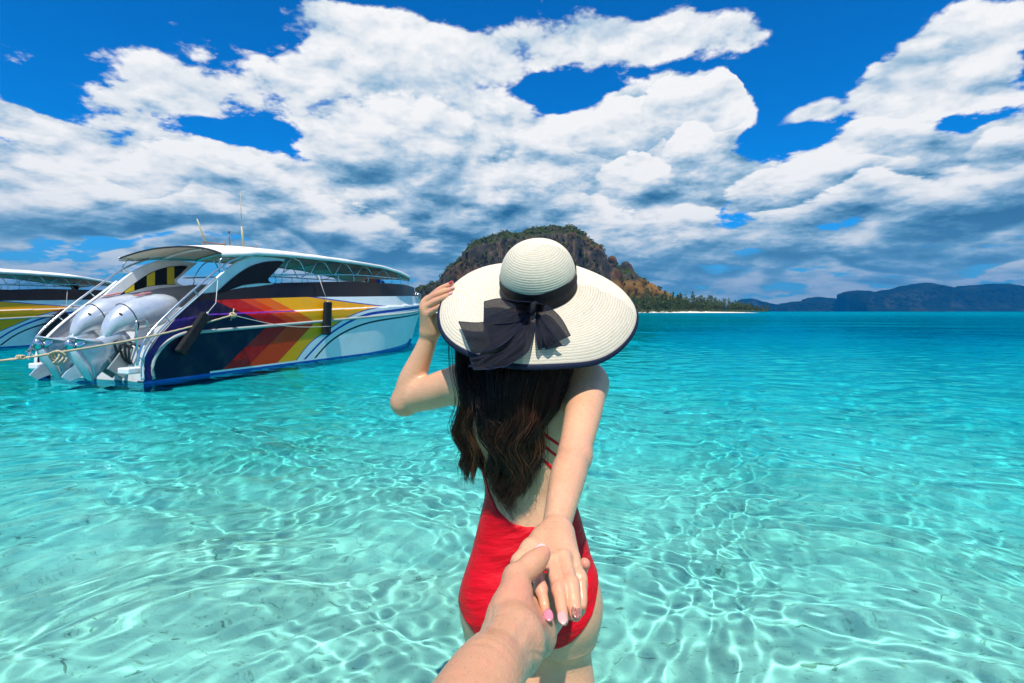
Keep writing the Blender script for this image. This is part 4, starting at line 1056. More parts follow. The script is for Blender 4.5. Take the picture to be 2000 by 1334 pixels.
# its hand
fing = dict(index=[(A(1047, 1098, .652), .0118), (A(1060, 1150, .596), .0100), (A(1067, 1190, .572), .0090), (A(1071, 1208, .560), .0076)],
            middle=[(A(1073, 1096, .645), .0120), (A(1087, 1152, .588), .0102), (A(1094, 1190, .562), .0092), (A(1098, 1212, .550), .0078)],
            ring=[(A(1099, 1092, .650), .0118), (A(1114, 1144, .596), .0100), (A(1120, 1180, .575), .0089), (A(1123, 1200, .564), .0074)],
            little=[(A(1116, 1088, .668), .0105), (A(1131, 1130, .635), .0080), (A(1136, 1162, .618), .0070), (A(1137, 1182, .610), .0057)])
WR2 = WRR+np.array([0, -.004, 0])
for nm, off_ in (('index', -.011), ('middle', -.004), ('ring', .004), ('little', .011)):
    wb.cone(WR2+[off_, -.004, 0], fing[nm][0][0]+[0, 0, -.002], .0185, .0118, .014)
    wb.tube(fing[nm], .0035, 5)
    kn = fing[nm][1][0]; wb.ell(kn+[0, -.001, .0015], (.0100, .0102, .0100), .006)
wb.chain([(WR2+[-.014, -.012, -.002], .016), (A(1040, 1078, .69), .0155), (A(1018, 1100, .668), .0115), (A(1022, 1122, .655), .0085)], .012)
# raised arm
wb.tube([(SHL, .047), (SHL*.5+ELL_*.5, .0445), (ELL_*.9+SHL*.1, .0375), (ELL_, .0335)], .03)
wb.tube([(ELL_, .0335), (ELL_*.72+WRL*.28+np.array([-.004, 0, 0]), .0355), (ELL_*.3+WRL*.7, .0262), (WRL, .0222), (WRL*1.08-ELL_*.08, .0225)], .018)
wb.ell(ELL_+[-.008, .0, -.010], (.022, .022, .022), .03)
hf = [[(A(838, 585, 1.315), .0105), (A(857, 567, 1.298), .0082), (A(872, 559, 1.291), .0074), (A(882, 554, 1.287), .0060)],
      [(A(830, 592, 1.31), .0108), (A(850, 577, 1.290), .0084), (A(870, 569, 1.281), .0075), (A(884, 564.5, 1.277), .0061)],
      [(A(829, 603, 1.305), .0106), (A(849, 590, 1.284), .0083), (A(867, 581, 1.272), .0074), (A(881, 575, 1.267), .0060)],
      [(A(836, 613, 1.30), .0098), (A(851, 604, 1.282), .0074), (A(864, 596, 1.270), .0066), (A(874, 590, 1.264), .0054)]]
for i_, ch in enumerate(hf):
    wb.cone(WRL+[-.012+.006*i_, -.004, .0], ch[0][0], .0175, .0112, .014); wb.tube(ch, .0035, 5)
wb.chain([(WRL+[.012, .0, .012], .015), (A(862, 622, 1.315), .013), (A(878, 600, 1.320), .0095), (A(888, 585, 1.325), .0075)], .010)
# head: skull, jaw, nose, ears (it looks away from us, tipped back)
Hm = Matrix.Rotation(R(14), 3, 'X')
def hd(x, y, z): return HEADC+np.array(Hm @ Vector((x, y, z)))
HR = np.array(Hm)
wb.ell(hd(0, -.008, .028), (.074, .092, .088), .02, HR); wb.ell(hd(0, .030, -.052), (.052, .058, .060), .04, HR)
wb.cone(hd(0, .088, .012), hd(0, .104, -.022), .007, .011, .014); wb.ell(hd(0, .078, -.100), (.020, .018, .016), .025, HR)
for sg in (-1, 1):
    wb.ell(hd(sg*.074, .0, -.01), (.008, .018, .030), .010, HR); wb.ell(hd(sg*.032, .094, .022), (.016, .012, .010), .012, HR, True)
    wb.ell(hd(sg*.032, .082, .020), (.013, .012, .012), .003, HR); wb.ell(hd(sg*.038, .068, -.030), (.022, .020, .018), .03, HR)
wb.ell(hd(0, .090, -.056), (.024, .010, .006), .006, HR); wb.ell(hd(0, .088, -.066), (.020, .010, .007), .006, HR)
# spine furrow
def woman_extra(P, d):
    z = P[:, 2]; m = (z > .55) & (z < 1.0) & (P[:, 1] < 1.25)
    g = np.where(m, .0050*np.exp(-((P[:, 0]-.043)/.014)**2)*np.clip((z-.55)/.1, 0, 1)*np.clip((1.0-z)/.06, 0, 1), 0)
    # crease at the elbow
    e = ELR+[0, -.03, .012]; q = P-e
    g = g + .0016*np.exp(-(q[:, 2]-q[:, 0]*.25)**2/(.0025**2))*np.exp(-(q[:, 0]**2+q[:, 1]**2)/(.02**2))
    for ch in list(fing.values()):
        for (a_, ra), (b_, rb) in ((ch[0], ch[1]), (ch[1], ch[2])):
            ax_ = (b_-a_)/np.linalg.norm(b_-a_); q = P-b_; al = q@ax_; rr = np.linalg.norm(q, axis=1); near_ = np.exp(-(rr/.013)**2)
            g = g+near_*(.00055*np.exp(-((al+.0016)/.0008)**2)+.00055*np.exp(-((al-.0016)/.0008)**2))
    return d+g
HB = 0.0020
me = skin_mesh('woman_body', wb, (-.40, .52, -.60), (.32, 1.56, 1.31), HB, woman_extra)
co = np.empty(len(me.vertices)*3, np.float32); me.vertices.foreach_get('co', co); co = co.reshape(-1, 3)
fl = np.zeros(len(co))
for ch in list(fing.values())+hf:
    for q_ in (1, 3): fl = np.maximum(fl, .55*np.exp(-(np.linalg.norm(co-ch[q_][0], axis=1)/.012)**2))
for c_, r_ in ((ELL_, .035), (ELR, .035), (SHR, .05)): fl = np.maximum(fl, .35*np.exp(-(np.linalg.norm(co-c_, axis=1)/r_)**2))
fattr(me, 'flush', fl)
woman = empty('person', (.047, 1.27, -.53))
tag(woman, 'woman seen from behind in backless red swimsuit and wide straw hat, one hand reaching back', 'person')
OFF = Matrix.Translation(woman.location).inverted()
def wlink(name, me_, m_, parent=None):
    o = link(name, me_, m_, parent if parent is not None else woman)
    if parent is None: o.matrix_parent_inverse = OFF
    return o
body = wlink('body', me, skin_w)

# ---- swimsuit: a skin just proud of the body, cut by its own edges
def sil(px, py, Y=1.20): a_ = A(px, py, Y); return a_[0], a_[2]
LOW = [(sil(a_, b_, 1.20)[0], sil(a_, b_, 1.165)[1]) for a_, b_ in [(860, 1190), (903, 1212), (928, 1234), (960, 1256), (1000, 1266), (1060, 1266), (1090, 1256), (1112, 1242), (1135, 1218), (1152, 1196), (1166, 1164), (1180, 1136), (1230, 1080)]]
UP = [sil(*q) for q in [(860, 860), (915, 865), (936, 875), (944, 925), (955, 965), (972, 995), (998, 1014), (1030, 1022), (1060, 1021), (1085, 1012), (1103, 990), (1112, 950), (1116, 900), (1122, 868), (1150, 850), (1200, 850)]]
def suit_extra(P, d):
    x, y, z = P.T; lo_b = np.interp(x, [q[0] for q in LOW], [q[1] for q in LOW]); up_b = np.interp(x, [q[0] for q in UP], [q[1] for q in UP])
    ff = np.clip((y-1.235)/.03, 0, 1)
    lo_f = .38+np.abs(x-.047)*1.1; lo_ = lo_b*(1-ff)+np.minimum(lo_f, .55)*ff; up_ = up_b*(1-ff)+.90*ff
    slope = 1.6
    reg = np.maximum(lo_-z, z-up_)/slope
    # piping: slightly thicker along the hem
    hem = .0009*np.exp(-((reg+.006)/.004)**2)
    k = .004; a = d-.0026-hem; m = np.maximum(a, reg); h_ = np.maximum(k-np.abs(a-reg), 0)/k
    return m+h_*h_*k*.25
sb = Body(); sb.pr = [p for p in wb.pr if (p[7][2] < 1.0 and abs(p[7][0]-.047) < .2 and p[7][1] > 1.12)]
co, q = skin(lambda P, sel: suit_extra(P, woman_extra(P, sb.f(P, sel))), sb.select, (-.20, 1.08, .26), (.30, 1.42, .95), .0022)
suit_me = mesh_np('swimsuit', co, q)
def suit_nodes(n, p):
    g_ = n.n('ShaderNodeNewGeometry').outputs['Position']
    x, y, z = n.xyz(g_)
    n.put(p.inputs['Base Color'], n.mix(n.noise(g_, 14, 3, .5), (.66, .0015, .012), (.54, .001, .008)))
    w1 = n.noise(n.comb(n.m('ADD', n.m('MULTIPLY', x, 7), n.m('MULTIPLY', z, 9)), n.m('SUBTRACT', n.m('MULTIPLY', z, 34), n.m('MULTIPLY', x, 12)), n.m('MULTIPLY', y, 6)), 1.0, 3, .5)
    bump(n, p, n.m('ADD', n.m('MULTIPLY', w1, 1.0), n.m('MULTIPLY', n.noise(g_, 900, 1, .5), .05)), .016, .75)
suitm = mat('red_swimwear', rough=.45, spec=.2, build=suit_nodes)
suit = wlink('swimsuit', suit_me, suitm)
def back_y(x, z, lift=.003):
    """depth of the skin facing us at (x, z)"""
    ys = np.linspace(1.10, 1.30, 101); P = np.stack([np.full(101, x), ys, np.full(101, z)], 1); d = woman_extra(P, sb.f(P)); i = int(np.argmax(d < 0)); 
    return ys[i]-lift
for a_, b_ in (((1000, 835), (1108, 945)), ((1010, 825), (1115, 912)), ((1020, 815), (1120, 886))):
    mb = MB(); pts = []
    for t in np.linspace(0, 1, 14):
        x_, z_ = sil(a_[0]*(1-t)+b_[0]*t, a_[1]*(1-t)+b_[1]*t, 1.18); pts.append((x_, back_y(x_, z_, .0018), z_))
    mb.tube(pts, [(.0012, .0034)]*14, 8, flat=(0, -1, 0)); o = wlink('strap', mb.mesh('strap'), suitm)
# nails
pinkm = mat('pink_nail', (.66, .20, .26), .12, Coat_Weight=.6); pearlm = mat('pearl_nail', (.58, .33, .30), .15, Coat_Weight=.6)
darkn = mat('glitter_nail', rough=.2, build=lambda n, p: n.put(p.inputs['Base Color'], n.mix(n.smooth(n.noise(n.n('ShaderNodeNewGeometry').outputs['Position'], 900, 2, .6), .48, .56), (.25, .03, .05), (.36, .24, .14))), Coat_Weight=.6)
rednail = mat('red_nail', (.45, .02, .04), .12, Coat_Weight=.6)
def nail(tip, prev, r, up, m_, L=.0068, Wd=.0052, parent=None, wl=True, name='fingernail'):
    tip, prev, up = Vector(tip), Vector(prev), Vector(up); d = (tip-prev).normalized(); u = (up-d*up.dot(d)).normalized(); s_ = d.cross(u); mb = MB(); rings = []
    for i_, t in enumerate(np.linspace(-1, 1.15, 9)):
        wv = Wd*math.sqrt(max(1-min(abs(t), .97)**3.2, .05)); ring = []
        for k_ in range(9):
            a_ = (k_/8-.5)*2; ring.append(tip+d*(t*L+.001)+s_*(a_*wv)+u*(r*.98*math.sqrt(max(1-(a_*wv/(r*1.25))**2, 0))+.0006-.0012*max(t, 0)**2))
        for k_ in range(8, -1, -1):
            a_ = (k_/8-.5)*2; ring.append(Vector(ring[k_])-u*.0011)
        rings.append(ring)
    mb.loft(rings); o = (wlink if wl else plink)(name, mb.mesh(name), m_); return o
upv = (0, -.62, .8)
nail(fing['index'][3][0], fing['index'][2][0], .0070, upv, pinkm); nail(fing['middle'][3][0], fing['middle'][2][0], .0072, upv, pearlm); nail(fing['ring'][3][0], fing['ring'][2][0], .0070, (.15, -.62, .8), darkn)
for i_, mm in ((0, rednail), (1, pearlm), (2, pearlm)): nail(hf[i_][3][0], hf[i_][2][0], .0062, (-.1, -.75, .65), mm, .0055, .0043)

# ------------------------------------------------------------------ the man's arm and hand
pb = Body()
FB, WM = A(938, 1345, .415), A(998, 1254, .490)
EB = np.array([-.085, .240, .825]); SB = np.array([-.21, -.12, .97])
pb.tube([(SB, .056), (SB*.5+EB*.5, .050), (EB, .042), (FB*.4+EB*.6, .042), (FB, .0325), (FB*.5+WM*.5, .0285), (WM, .0285)], .010)
# thenar, palm and heel
pb.tube([(WM+[-.002, .0, -.004], .0235), (A(992, 1205, .528), .0225), (A(1006, 1163, .552), .0195), (A(1008, 1128, .575), .0142)], .012)
pb.chain([(WM+[.008, .012, -.004], .0210), (A(1046, 1240, .570), .0190), (A(1080, 1205, .640), .0150)], .018)
pb.chain([(WM+[0, .01, -.01], .022), (A(1030, 1195, .60), .0165), (A(1060, 1150, .690), .0130)], .02)
pb.tube([(A(1008, 1128, .575), .0142), (A(1036, 1107, .590), .0132), (A(1050, 1093, .597), .0120), (A(1060, 1082, .603), .0094)], .006)
pb.ell(A(1037, 1103, .592), (.0125, .0125, .0125), .006)
# fingers wrap under her hand and show their tips on the far side
for base, mid, tip, r_ in ((A(1070, 1140, .700), A(1120, 1128, .722), A(1142, 1101, .700), .0098), (A(1078, 1165, .685), A(1125, 1163, .700), A(1138, 1142, .672), .0094), (A(1082, 1190, .665), A(1122, 1196, .675), A(1135, 1184, .645), .0088)):
    pb.cone(A(1036, 1195, .615), base, .016, .012, .014); pb.chain([(base, r_+.001), (mid, r_), (mid*.4+tip*.6, r_-.0006), (tip, r_-.0022)], .005)
def man_extra(P, d):
    tj = A(1037, 1106, .59); ta = A(1060, 1082, .603)-tj; ta /= np.linalg.norm(ta); qt = P-tj; at2 = qt@ta; kn = np.exp(-(np.linalg.norm(qt, axis=1)/.018)**2)*(.0007*np.exp(-((at2+.002)/.001)**2)+.0007*np.exp(-((at2-.0025)/.001)**2))
    # creases of wrist and thenar
    g = kn
    for c, nrm, w_, dp in ((A(1030, 1232, .50), (.62, .15, .77), .0013, .0011), (A(1012, 1212, .50), (.45, .2, .87), .0013, .0011), (A(1040, 1262, .475), (.75, .1, .65), .0012, .0006)):
        nn = np.array(nrm)/np.linalg.norm(nrm); q = P-c; s_ = q@nn+.25*np.abs(q[:, 0])
        g = g + dp*np.exp(-(s_/w_)**2)*np.exp(-(np.linalg.norm(q, axis=1)/.035)**2)
    # tendons along the inner wrist
    ax = (WM-FB)/np.linalg.norm(WM-FB); q = P-WM; al = q@ax; pe = q-al[:, None]*ax; lat = pe@np.array([.9, 0, -.3])
    g = g - .0008*np.exp(-((lat-.004)/.0035)**2)*np.exp(-((al+.03)/.04)**2) - .0006*np.exp(-((lat-.015)/.003)**2)*np.exp(-((al+.03)/.04)**2)
    for V_, w_, h_ in (([A(930, 1300, .40), A(948, 1262, .435), A(968, 1232, .458), A(975, 1195, .49)], .0022, .0009), ([A(905, 1334, .38), A(925, 1290, .42), A(935, 1262, .44)], .0020, .0008)):
        dd = np.full(len(P), 9.)
        for a_, b_ in zip(V_, V_[1:]):
            ab = b_-a_; t_ = np.clip(((P-a_)@ab)/(ab@ab), 0, 1); dd = np.minimum(dd, np.hypot((P-a_-t_[:, None]*ab)[:, 0], (P-a_-t_[:, None]*ab)[:, 2]))
        g = g-h_*np.exp(-(dd/w_)**2)
    return d+g
me = skin_mesh('man_arm', pb, (-.30, -.22, .62), (.13, .74, 1.08), .0015, man_extra)
co = np.empty(len(me.vertices)*3, np.float32); me.vertices.foreach_get('co', co); co = co.reshape(-1, 3); fl = np.zeros(len(co))
for c_, r_, s_ in ((A(1015, 1165, .54), .02, .5), (A(1055, 1235, .52), .022, .6), (A(1060, 1084, .605), .012, .6), (A(1140, 1105, .69), .015, .8), (A(1137, 1145, .67), .012, .8), (A(1037, 1104, .59), .01, .4)): fl = np.maximum(fl, s_*np.exp(-(np.linalg.norm(co-c_, axis=1)/r_)**2))
fattr(me, 'flush', fl)
man = empty('person', (-.21, -.12, .99)); tag(man, "bare forearm and hand reaching in from below, thumb over the woman's fingers", 'person')
POFF = Matrix.Translation(man.location).inverted()
def plink(name, me_, m_, parent=None):
    o = link(name, me_, m_, man); o.matrix_parent_inverse = POFF; return o
plink('arm', me, skin_m)
nail(A(1056, 1083, .606), A(1044, 1096, .600), .0098, (-.35, -.45, .82), mat('bare_nail', (.76, .48, .42), .25), .0072, .0066, wl=False, name='thumbnail')
# ------------------------------------------------------------------ a passenger aboard the farther boat
ps = Body(); B0 = np.array(bw2(6.9, .62, .45))
def pp(x, y, z): return B0+np.array((x, y, z))
ps.torso([(B0[2]+.80, B0[0], .16, B0[1], .11), (B0[2]+1.0, B0[0], .14, B0[1], .10), (B0[2]+1.25, B0[0], .18, B0[1], .12), (B0[2]+1.38, B0[0], .17, B0[1], .09)])
for sg in (-1, 1):
    ps.chain([(pp(.09*sg, 0, .85), .09), (pp(.10*sg, -.02, .45), .06), (pp(.10*sg, 0, .08), .045), (pp(.10*sg, -.12, .04), .035)], .04)
    ps.chain([(pp(.19*sg, 0, 1.36), .055), (pp(.24*sg, -.04, 1.08), .042), (pp(.20*sg, -.22, 1.0), .032), (pp(.17*sg, -.30, 1.02), .035)], .03)
ps.cone(pp(0, 0, 1.38), pp(0, -.01, 1.52), .055, .05, .03); ps.ell(pp(0, -.01, 1.60), (.078, .095, .11), .02); ps.cone(pp(0, -.10, 1.60), pp(0, -.12, 1.57), .01, .015, .01)
co, q = skin(ps.f, ps.select, tuple(B0+[-.4, -.5, -.05]), tuple(B0+[.4, .4, 1.85]), .016)
pas = empty('person', tuple(B0)); tag(pas, 'dark-haired person in brown shirt standing under the roof of the farther speedboat', 'person')
o = link('body', mesh_np('body', co, q), skin_m, pas); o.matrix_parent_inverse = Matrix.Translation(pas.location).inverted()
def cut(P, sel):
    d = ps.f(P, sel)-.012; return np.maximum(d, np.maximum(B0[2]+.75-P[:, 2], P[:, 2]-(B0[2]+1.42)))
co, q = skin(cut, ps.select, tuple(B0+[-.4, -.5, .6]), tuple(B0+[.4, .4, 1.6]), .016)
o = link('shirt', mesh_np('shirt', co, q), mat('brown_cotton', (.16, .08, .04), .9), pas); o.matrix_parent_inverse = Matrix.Translation(pas.location).inverted()
hh2 = Body(); hh2.ell(pp(0, .02, 1.64), (.125, .12, .12), .02); hh2.ell(pp(0, .05, 1.56), (.10, .08, .10), .04)
co, q = skin(hh2.f, hh2.select, tuple(B0+[-.2, -.2, 1.4]), tuple(B0+[.2, .25, 1.8]), .014)
o = link('hair', mesh_np('hair', co, q), mat('black_hair', (.008, .006, .005), .6), pas); o.matrix_parent_inverse = Matrix.Translation(pas.location).inverted()
# ------------------------------------------------------------------ straw hat
HC = np.array((.0630, 1.215, 1.205)); AX = np.array((-.08, -.60, .79)); AX /= np.linalg.norm(AX)
E1 = np.array((1., 0, 0)); E1 -= AX*(E1@AX); E1 /= np.linalg.norm(E1); E2 = np.cross(AX, E1)      # E2 points forward and up
R0, HH = .0885, .118
PITCH = .0056
def crown_prof(t):
    """t 0..1 from the apex down: radius, height along the axis (superellipse dome, sides nearly straight)"""
    an = t*math.pi/2; return R0*np.sin(an)**.80*(1+.02*np.sin(an*2)), HH*np.cos(an)**.78
tt_ = np.linspace(0.0005, 1, 400); rr_, hh_ = crown_prof(tt_); arc = np.concatenate([[0], np.cumsum(np.hypot(np.diff(rr_), np.diff(hh_)))])
na = 300; phi = np.linspace(0, 2*math.pi, na, endpoint=False)
nr = int(arc[-1]/.00095); al = np.linspace(0, arc[-1], nr); rC, hC = np.interp(al, arc, rr_), np.interp(al, arc, hh_)
def braid(rho, ph): 
    """each plait is a little ridge with a groove between rows; plaits run in a slow spiral"""
    u = (rho/PITCH + ph/(2*math.pi)) % 1.0
    return .00075*np.sin(math.pi*u)**.6
RH = al[:, None] + 0*phi[None]; PH = phi[None] + 0*al[:, None]
dirn = np.cos(PH)[..., None]*E1+np.sin(PH)[..., None]*E2
tx, ty = np.gradient(rC), np.gradient(hC); ln = np.hypot(tx, ty); nn_ = (-ty/ln)[:, None, None]*dirn + (tx/ln)[:, None, None]*AX
wob = 1+.012*np.sin(2*PH+.6)+.008*np.sin(3*PH)
crownP = HC+dirn*(rC[:, None]*wob)[..., None]+AX*hC[:, None, None]+nn_*braid(RH, PH)[..., None]
# brim
RB = .150; nb = int(RB/.00095); sB = np.linspace(0, RB, nb)[:, None]; PHb = phi[None]+0*sB
def brim_point(s, ph):
    dp = np.cos(ph)[..., None]*E1+np.sin(ph)[..., None]*E2
    J = HC+dp*(R0*(1+.012*np.sin(2*ph+.6)+.008*np.sin(3*ph)))[..., None]
    ph2 = np.arctan2(dp[..., 1], dp[..., 0])
    u = np.stack([np.cos(ph2), np.sin(ph2), 0*ph2], -1)
    e0 = np.arcsin(np.clip(dp[..., 2], -1, 1))
    eo = R(-18)+R(29)*np.sin(ph2)+R(-6)*np.cos(ph2)+R(-2)*np.cos(2*ph2)+R(3.0)*np.sin(3*ph2+.5)+R(2.0)*np.cos(5*ph2)
    w = np.clip(s/.05, 0, 1); w = w*w*(3-2*w); e = e0*(1-w)+eo*w
    # integrate roughly: mean slope over the run
    em = e0+(eo-e0)*np.where(s < .05, (s/.05)**2*.5, 1-.025/np.maximum(s, .025))
    curl = R(-10)*np.clip((s-.08)/.07, 0, 1)**2
    em = em+curl
    stretch = 1+.10*np.cos(ph2)**2
    P = J+(u*np.cos(em)[..., None]+np.array([0, 0, 1])*np.sin(em)[..., None])*(s*stretch)[..., None]
    return P
S2 = sB+0*phi[None]; brimP = brim_point(S2, PHb)
def grid_normals(P):
    du = np.gradient(P, axis=0); dv = np.roll(P, -1, 1)-np.roll(P, 1, 1); n_ = np.cross(du, dv); n_ /= np.maximum(np.linalg.norm(n_, axis=-1, keepdims=True), 1e-12); return n_
nb_ = grid_normals(brimP); 
if nb_[nb//2, :, 2].mean() < 0: nb_ = -nb_
topB = brimP+nb_*braid(S2+arc[-1], PHb)[..., None]; botB = brimP-nb_*.0016
def straw_nodes(n, p):
    rh = n.n('ShaderNodeAttribute'); rh.attribute_name = 'RHO'; an = n.n('ShaderNodeAttribute'); an.attribute_name = 'ARC'
    g_ = n.n('ShaderNodeNewGeometry').outputs['Position']
    u = n.m('FRACT', n.m('ADD', n.m('DIVIDE', rh.outputs['Fac'], PITCH), .5)); 
    gap = n.m('ABSOLUTE', n.m('SUBTRACT', n.m('FRACT', n.m('DIVIDE', rh.outputs['Fac'], PITCH)), .5))       # .5 at the seam
    st = n.m('SINE', n.m('MULTIPLY', an.outputs['Fac'], 2*math.pi/.0042))
    v_ = n.noise(n.comb(n.m('MULTIPLY', an.outputs['Fac'], 240), n.m('MULTIPLY', rh.outputs['Fac'], 178), 0), 1.0, 2, .5)
    c = n.mix(n.smooth(v_, .3, .75), (.77, .68, .53), (.66, .56, .41))
    c = n.mix(n.m('MULTIPLY', n.smooth(gap, .36, .5), n.smooth(st, -.6, .6, .45, 1.0)), c, (.27, .21, .14))
    n.put(p.inputs['Base Color'], c)
    bump(n, p, n.m('ADD', n.m('MULTIPLY', st, .35), n.m('MULTIPLY', v_, .5)), .0006, .8)
strawm = mat('straw_braid', rough=.72, spec=.25, build=straw_nodes)
def hat_mesh(name, P, rho, ph, rad):
    me_ = mesh_np(name, P, grid_faces(P.shape[0], na, True)); fattr(me_, 'RHO', rho); fattr(me_, 'ARC', ph*rad); return me_
hat = empty('straw_hat', tuple(HC)); hat.parent = woman; hat.matrix_parent_inverse = OFF
HOFF = Matrix.Translation(hat.location).inverted()
def hlink(name, me_, m_):
    o = link(name, me_, m_, hat); o.matrix_parent_inverse = HOFF; return o
uni = PH/(2*math.pi)
hlink('crown', hat_mesh('crown', crownP, RH+uni*PITCH, PH, np.maximum(rC, .01)[:, None]), strawm)
rad_b = (R0+S2); hlink('brim', hat_mesh('brim', topB, S2+arc[-1]+PHb/(2*math.pi)*PITCH, PHb, rad_b), strawm)
hlink('brim_underside', hat_mesh('brim_underside', botB[:, ::-1], S2, PHb[:, ::-1], rad_b), strawm)
navym = mat('navy_binding', rough=.7, spec=.2, build=lambda n, p: (n.put(p.inputs['Base Color'], n.mix(n.noise(n.n('ShaderNodeNewGeometry').outputs['Position'], 300, 2, .5), (.004, .008, .022), (.010, .018, .046))), bump(n, p, n.noise(n.n('ShaderNodeNewGeometry').outputs['Position'], 700, 2, .5), .0008, .6)))
edge = brimP[-1]; mb = MB(); inn = brimP[-1]-brimP[-2]; inn /= np.linalg.norm(inn, axis=1)[:, None]
rings = []
for j in range(na+1):
    c = Vector(edge[j % na]); o_ = Vector(inn[j % na]); u_ = Vector(nb_[-1, j % na]); rings.append([c+o_*x_*.0058+u_*y_*.0019 for x_, y_ in ((-1.3, -.9), (-1.3, 1), (-.2, 1.25), (.55, .9), (.8, 0), (.55, -.9), (-.2, -1.15))])
mb.loft(rings, caps=False); hlink('brim_binding', mb.mesh('brim_binding'), navym)
# sheer ribbon
def sheer(name, lo_, hi_, dens):
    m_ = bpy.data.materials.new(name); m_.use_nodes = True; n = NT(m_.node_tree); p = n.t.nodes['Principled BSDF']; out_ = n.t.nodes['Material Output']
    g_ = n.n('ShaderNodeNewGeometry').outputs['Position']; x, y, z = n.xyz(g_)
    a_ = n.m('SINE', n.m('MULTIPLY', n.m('ADD', x, z), 4200)); b_ = n.m('SINE', n.m('MULTIPLY', n.m('SUBTRACT', x, z), 4200)); w_ = n.smooth(n.m('ADD', a_, b_), -1.2, 1.2)
    nz = n.noise(g_, 55, 3, .6); n.put(p.inputs['Base Color'], n.mix(n.m('MULTIPLY', w_, nz), lo_, hi_)); p.inputs['Roughness'].default_value = .55; p.inputs['Specular IOR Level'].default_value = .2
    bump(n, p, n.m('ADD', w_, nz), .0008, .5)
    n.put(p.inputs['Alpha'], n.m('ADD', dens, n.m('MULTIPLY', w_, 1-dens))); return m_
bandm = sheer('band_ribbon', (.006, .006, .010), (.022, .024, .034), .97); bowm = sheer('sheer_ribbon', (.0015, .002, .005), (.010, .012, .026), .80)
h_top = .044; rows = []
for i_, hv in enumerate(np.linspace(-.002, h_top, 8)):
    rr = np.interp(hv, hC[::-1], rC[::-1])*wob[0]+.0022+.0007*math.sin(i_*2.1); rows.append(HC+(np.cos(phi)[:, None]*E1+np.sin(phi)[:, None]*E2)*rr[:, None]+AX*(hv*(1+.12*np.sin(phi*1+2))+.0012*np.sin(5*phi+i_))[:, None])
rows = np.stack(rows); hlink('band', mesh_np('band', rows, grid_faces(8, na, True)), bandm)
# bow: pleated sheets between two edges; every corner is a point in the place, laid just above the brim
BRP = topB[::4, ::2].reshape(-1, 3); BRU = 1000+BRP[:, 0]/BRP[:, 1]*F; BRV = HZ-(BRP[:, 2]-CAM_H)/BRP[:, 1]*F
def brim_y(px, py):
    """depth of the brim seen at a photo position"""
    d_ = (BRU-px)**2+(BRV-py)**2; k_ = np.argpartition(d_, 5)[:5]; return BRP[k_, 1].min() if d_[k_].min() < 150 else None
def sheet(name, ea, eb, m_, pleats=5, amp=.004, lift=.010, nu=30, nv_=40, sag=.006, seed=0, thick=True):
    """ea, eb: two edges as (px, py, extra lift); rows run from ea to eb"""
    ca = catmull([(a_[0], a_[1], a_[2]) for a_ in ea], 12); cb = catmull([(a_[0], a_[1], a_[2]) for a_ in eb], 12)
    def samp(c, t): f_ = t*(len(c)-1); i_ = min(int(f_), len(c)-2); return c[i_].lerp(c[i_+1], f_-i_)
    P = np.zeros((nu, nv_, 3)); last = 1.08
    for i_ in range(nu):
        for j in range(nv_):
            u_, v_ = i_/(nu-1), j/(nv_-1); q = samp(ca, v_).lerp(samp(cb, v_), u_)
            y_ = brim_y(q.x, q.y); y_ = last if y_ is None else y_; last = y_
            fold = amp*(math.sin(pleats*math.pi*u_+seed+1.2*math.sin(3*v_+seed))*min(1, .35+1.1*v_)+.35*math.sin(pleats*2.3*math.pi*u_+seed*2))
            P[i_, j] = at(q.x, q.y, y_-lift-q.z-fold-sag*math.sin(math.pi*v_))
    # take the steps out of the depth
    for _ in range(6):
        for ax_ in (0, 1):
            Q_ = P.copy(); sl = [slice(None)]*3; a1, a2 = list(sl), list(sl); sl[ax_] = slice(1, -1); a1[ax_] = slice(0, -2); a2[ax_] = slice(2, None)
            Q_[tuple(sl)] = P[tuple(sl)]*.5+(P[tuple(a1)]+P[tuple(a2)])*.25; Q_[0], Q_[-1] = (P[0], P[-1]) if ax_ == 0 else (Q_[0], Q_[-1]); P = Q_
    o = hlink(name, mesh_np(name, P, grid_faces(nu, nv_, False)), m_)
    mb_ = MB(); ed = [Vector(P[-1, j]) for j in range(nv_)]; mb_.tube(ed, .0011, 5); ed2 = [Vector(P[i_, -1]) for i_ in range(nu)]; mb_.tube(ed2, .0011, 5); ed3 = [Vector(P[0, j]) for j in range(nv_)]; mb_.tube(ed3, .0009, 5)
    eo = hlink('ribbon_hem', mb_.mesh('ribbon_hem'), navym)
    return o
K_ = (1040, 600)
sheet('bow_loop', [(1036, 590, 0), (1005, 588, .012), (975, 583, .016), (946, 589, .012)], [(1038, 612, 0), (1010, 628, .012), (980, 632, .016), (945, 634, .010)], bowm, 6, .0035, .010, seed=1)
sheet('bow_loop', [(1034, 596, 0), (1004, 600, .016), (976, 610, .020), (947, 622, .010)], [(1036, 616, 0), (1008, 640, .014), (984, 655, .014), (960, 668, .008)], bowm, 5, .004, .008, seed=2)
sheet('bow_tail', [(1034, 606, .008), (990, 618, .016), (940, 630, .014), (896, 628, .012)], [(1032, 618, .004), (998, 660, .014), (962, 684, .014), (922, 690, .008)], bowm, 4, .003, .010, seed=3)
sheet('bow_tail', [(1030, 614, .006), (1000, 640, .010), (950, 680, .010), (915, 716, .018)], [(1046, 625, .002), (1040, 660, .006), (1028, 690, .008), (985, 718, .022)], bowm, 5, .004, .008, seed=4)
sheet('bow_tail', [(1028, 650, .002), (990, 680, .006), (940, 696, .012), (918, 700, .020)], [(1022, 690, .004), (1000, 706, .012), (965, 720, .018), (925, 722, .024)], bowm, 3, .003, .006, seed=6)
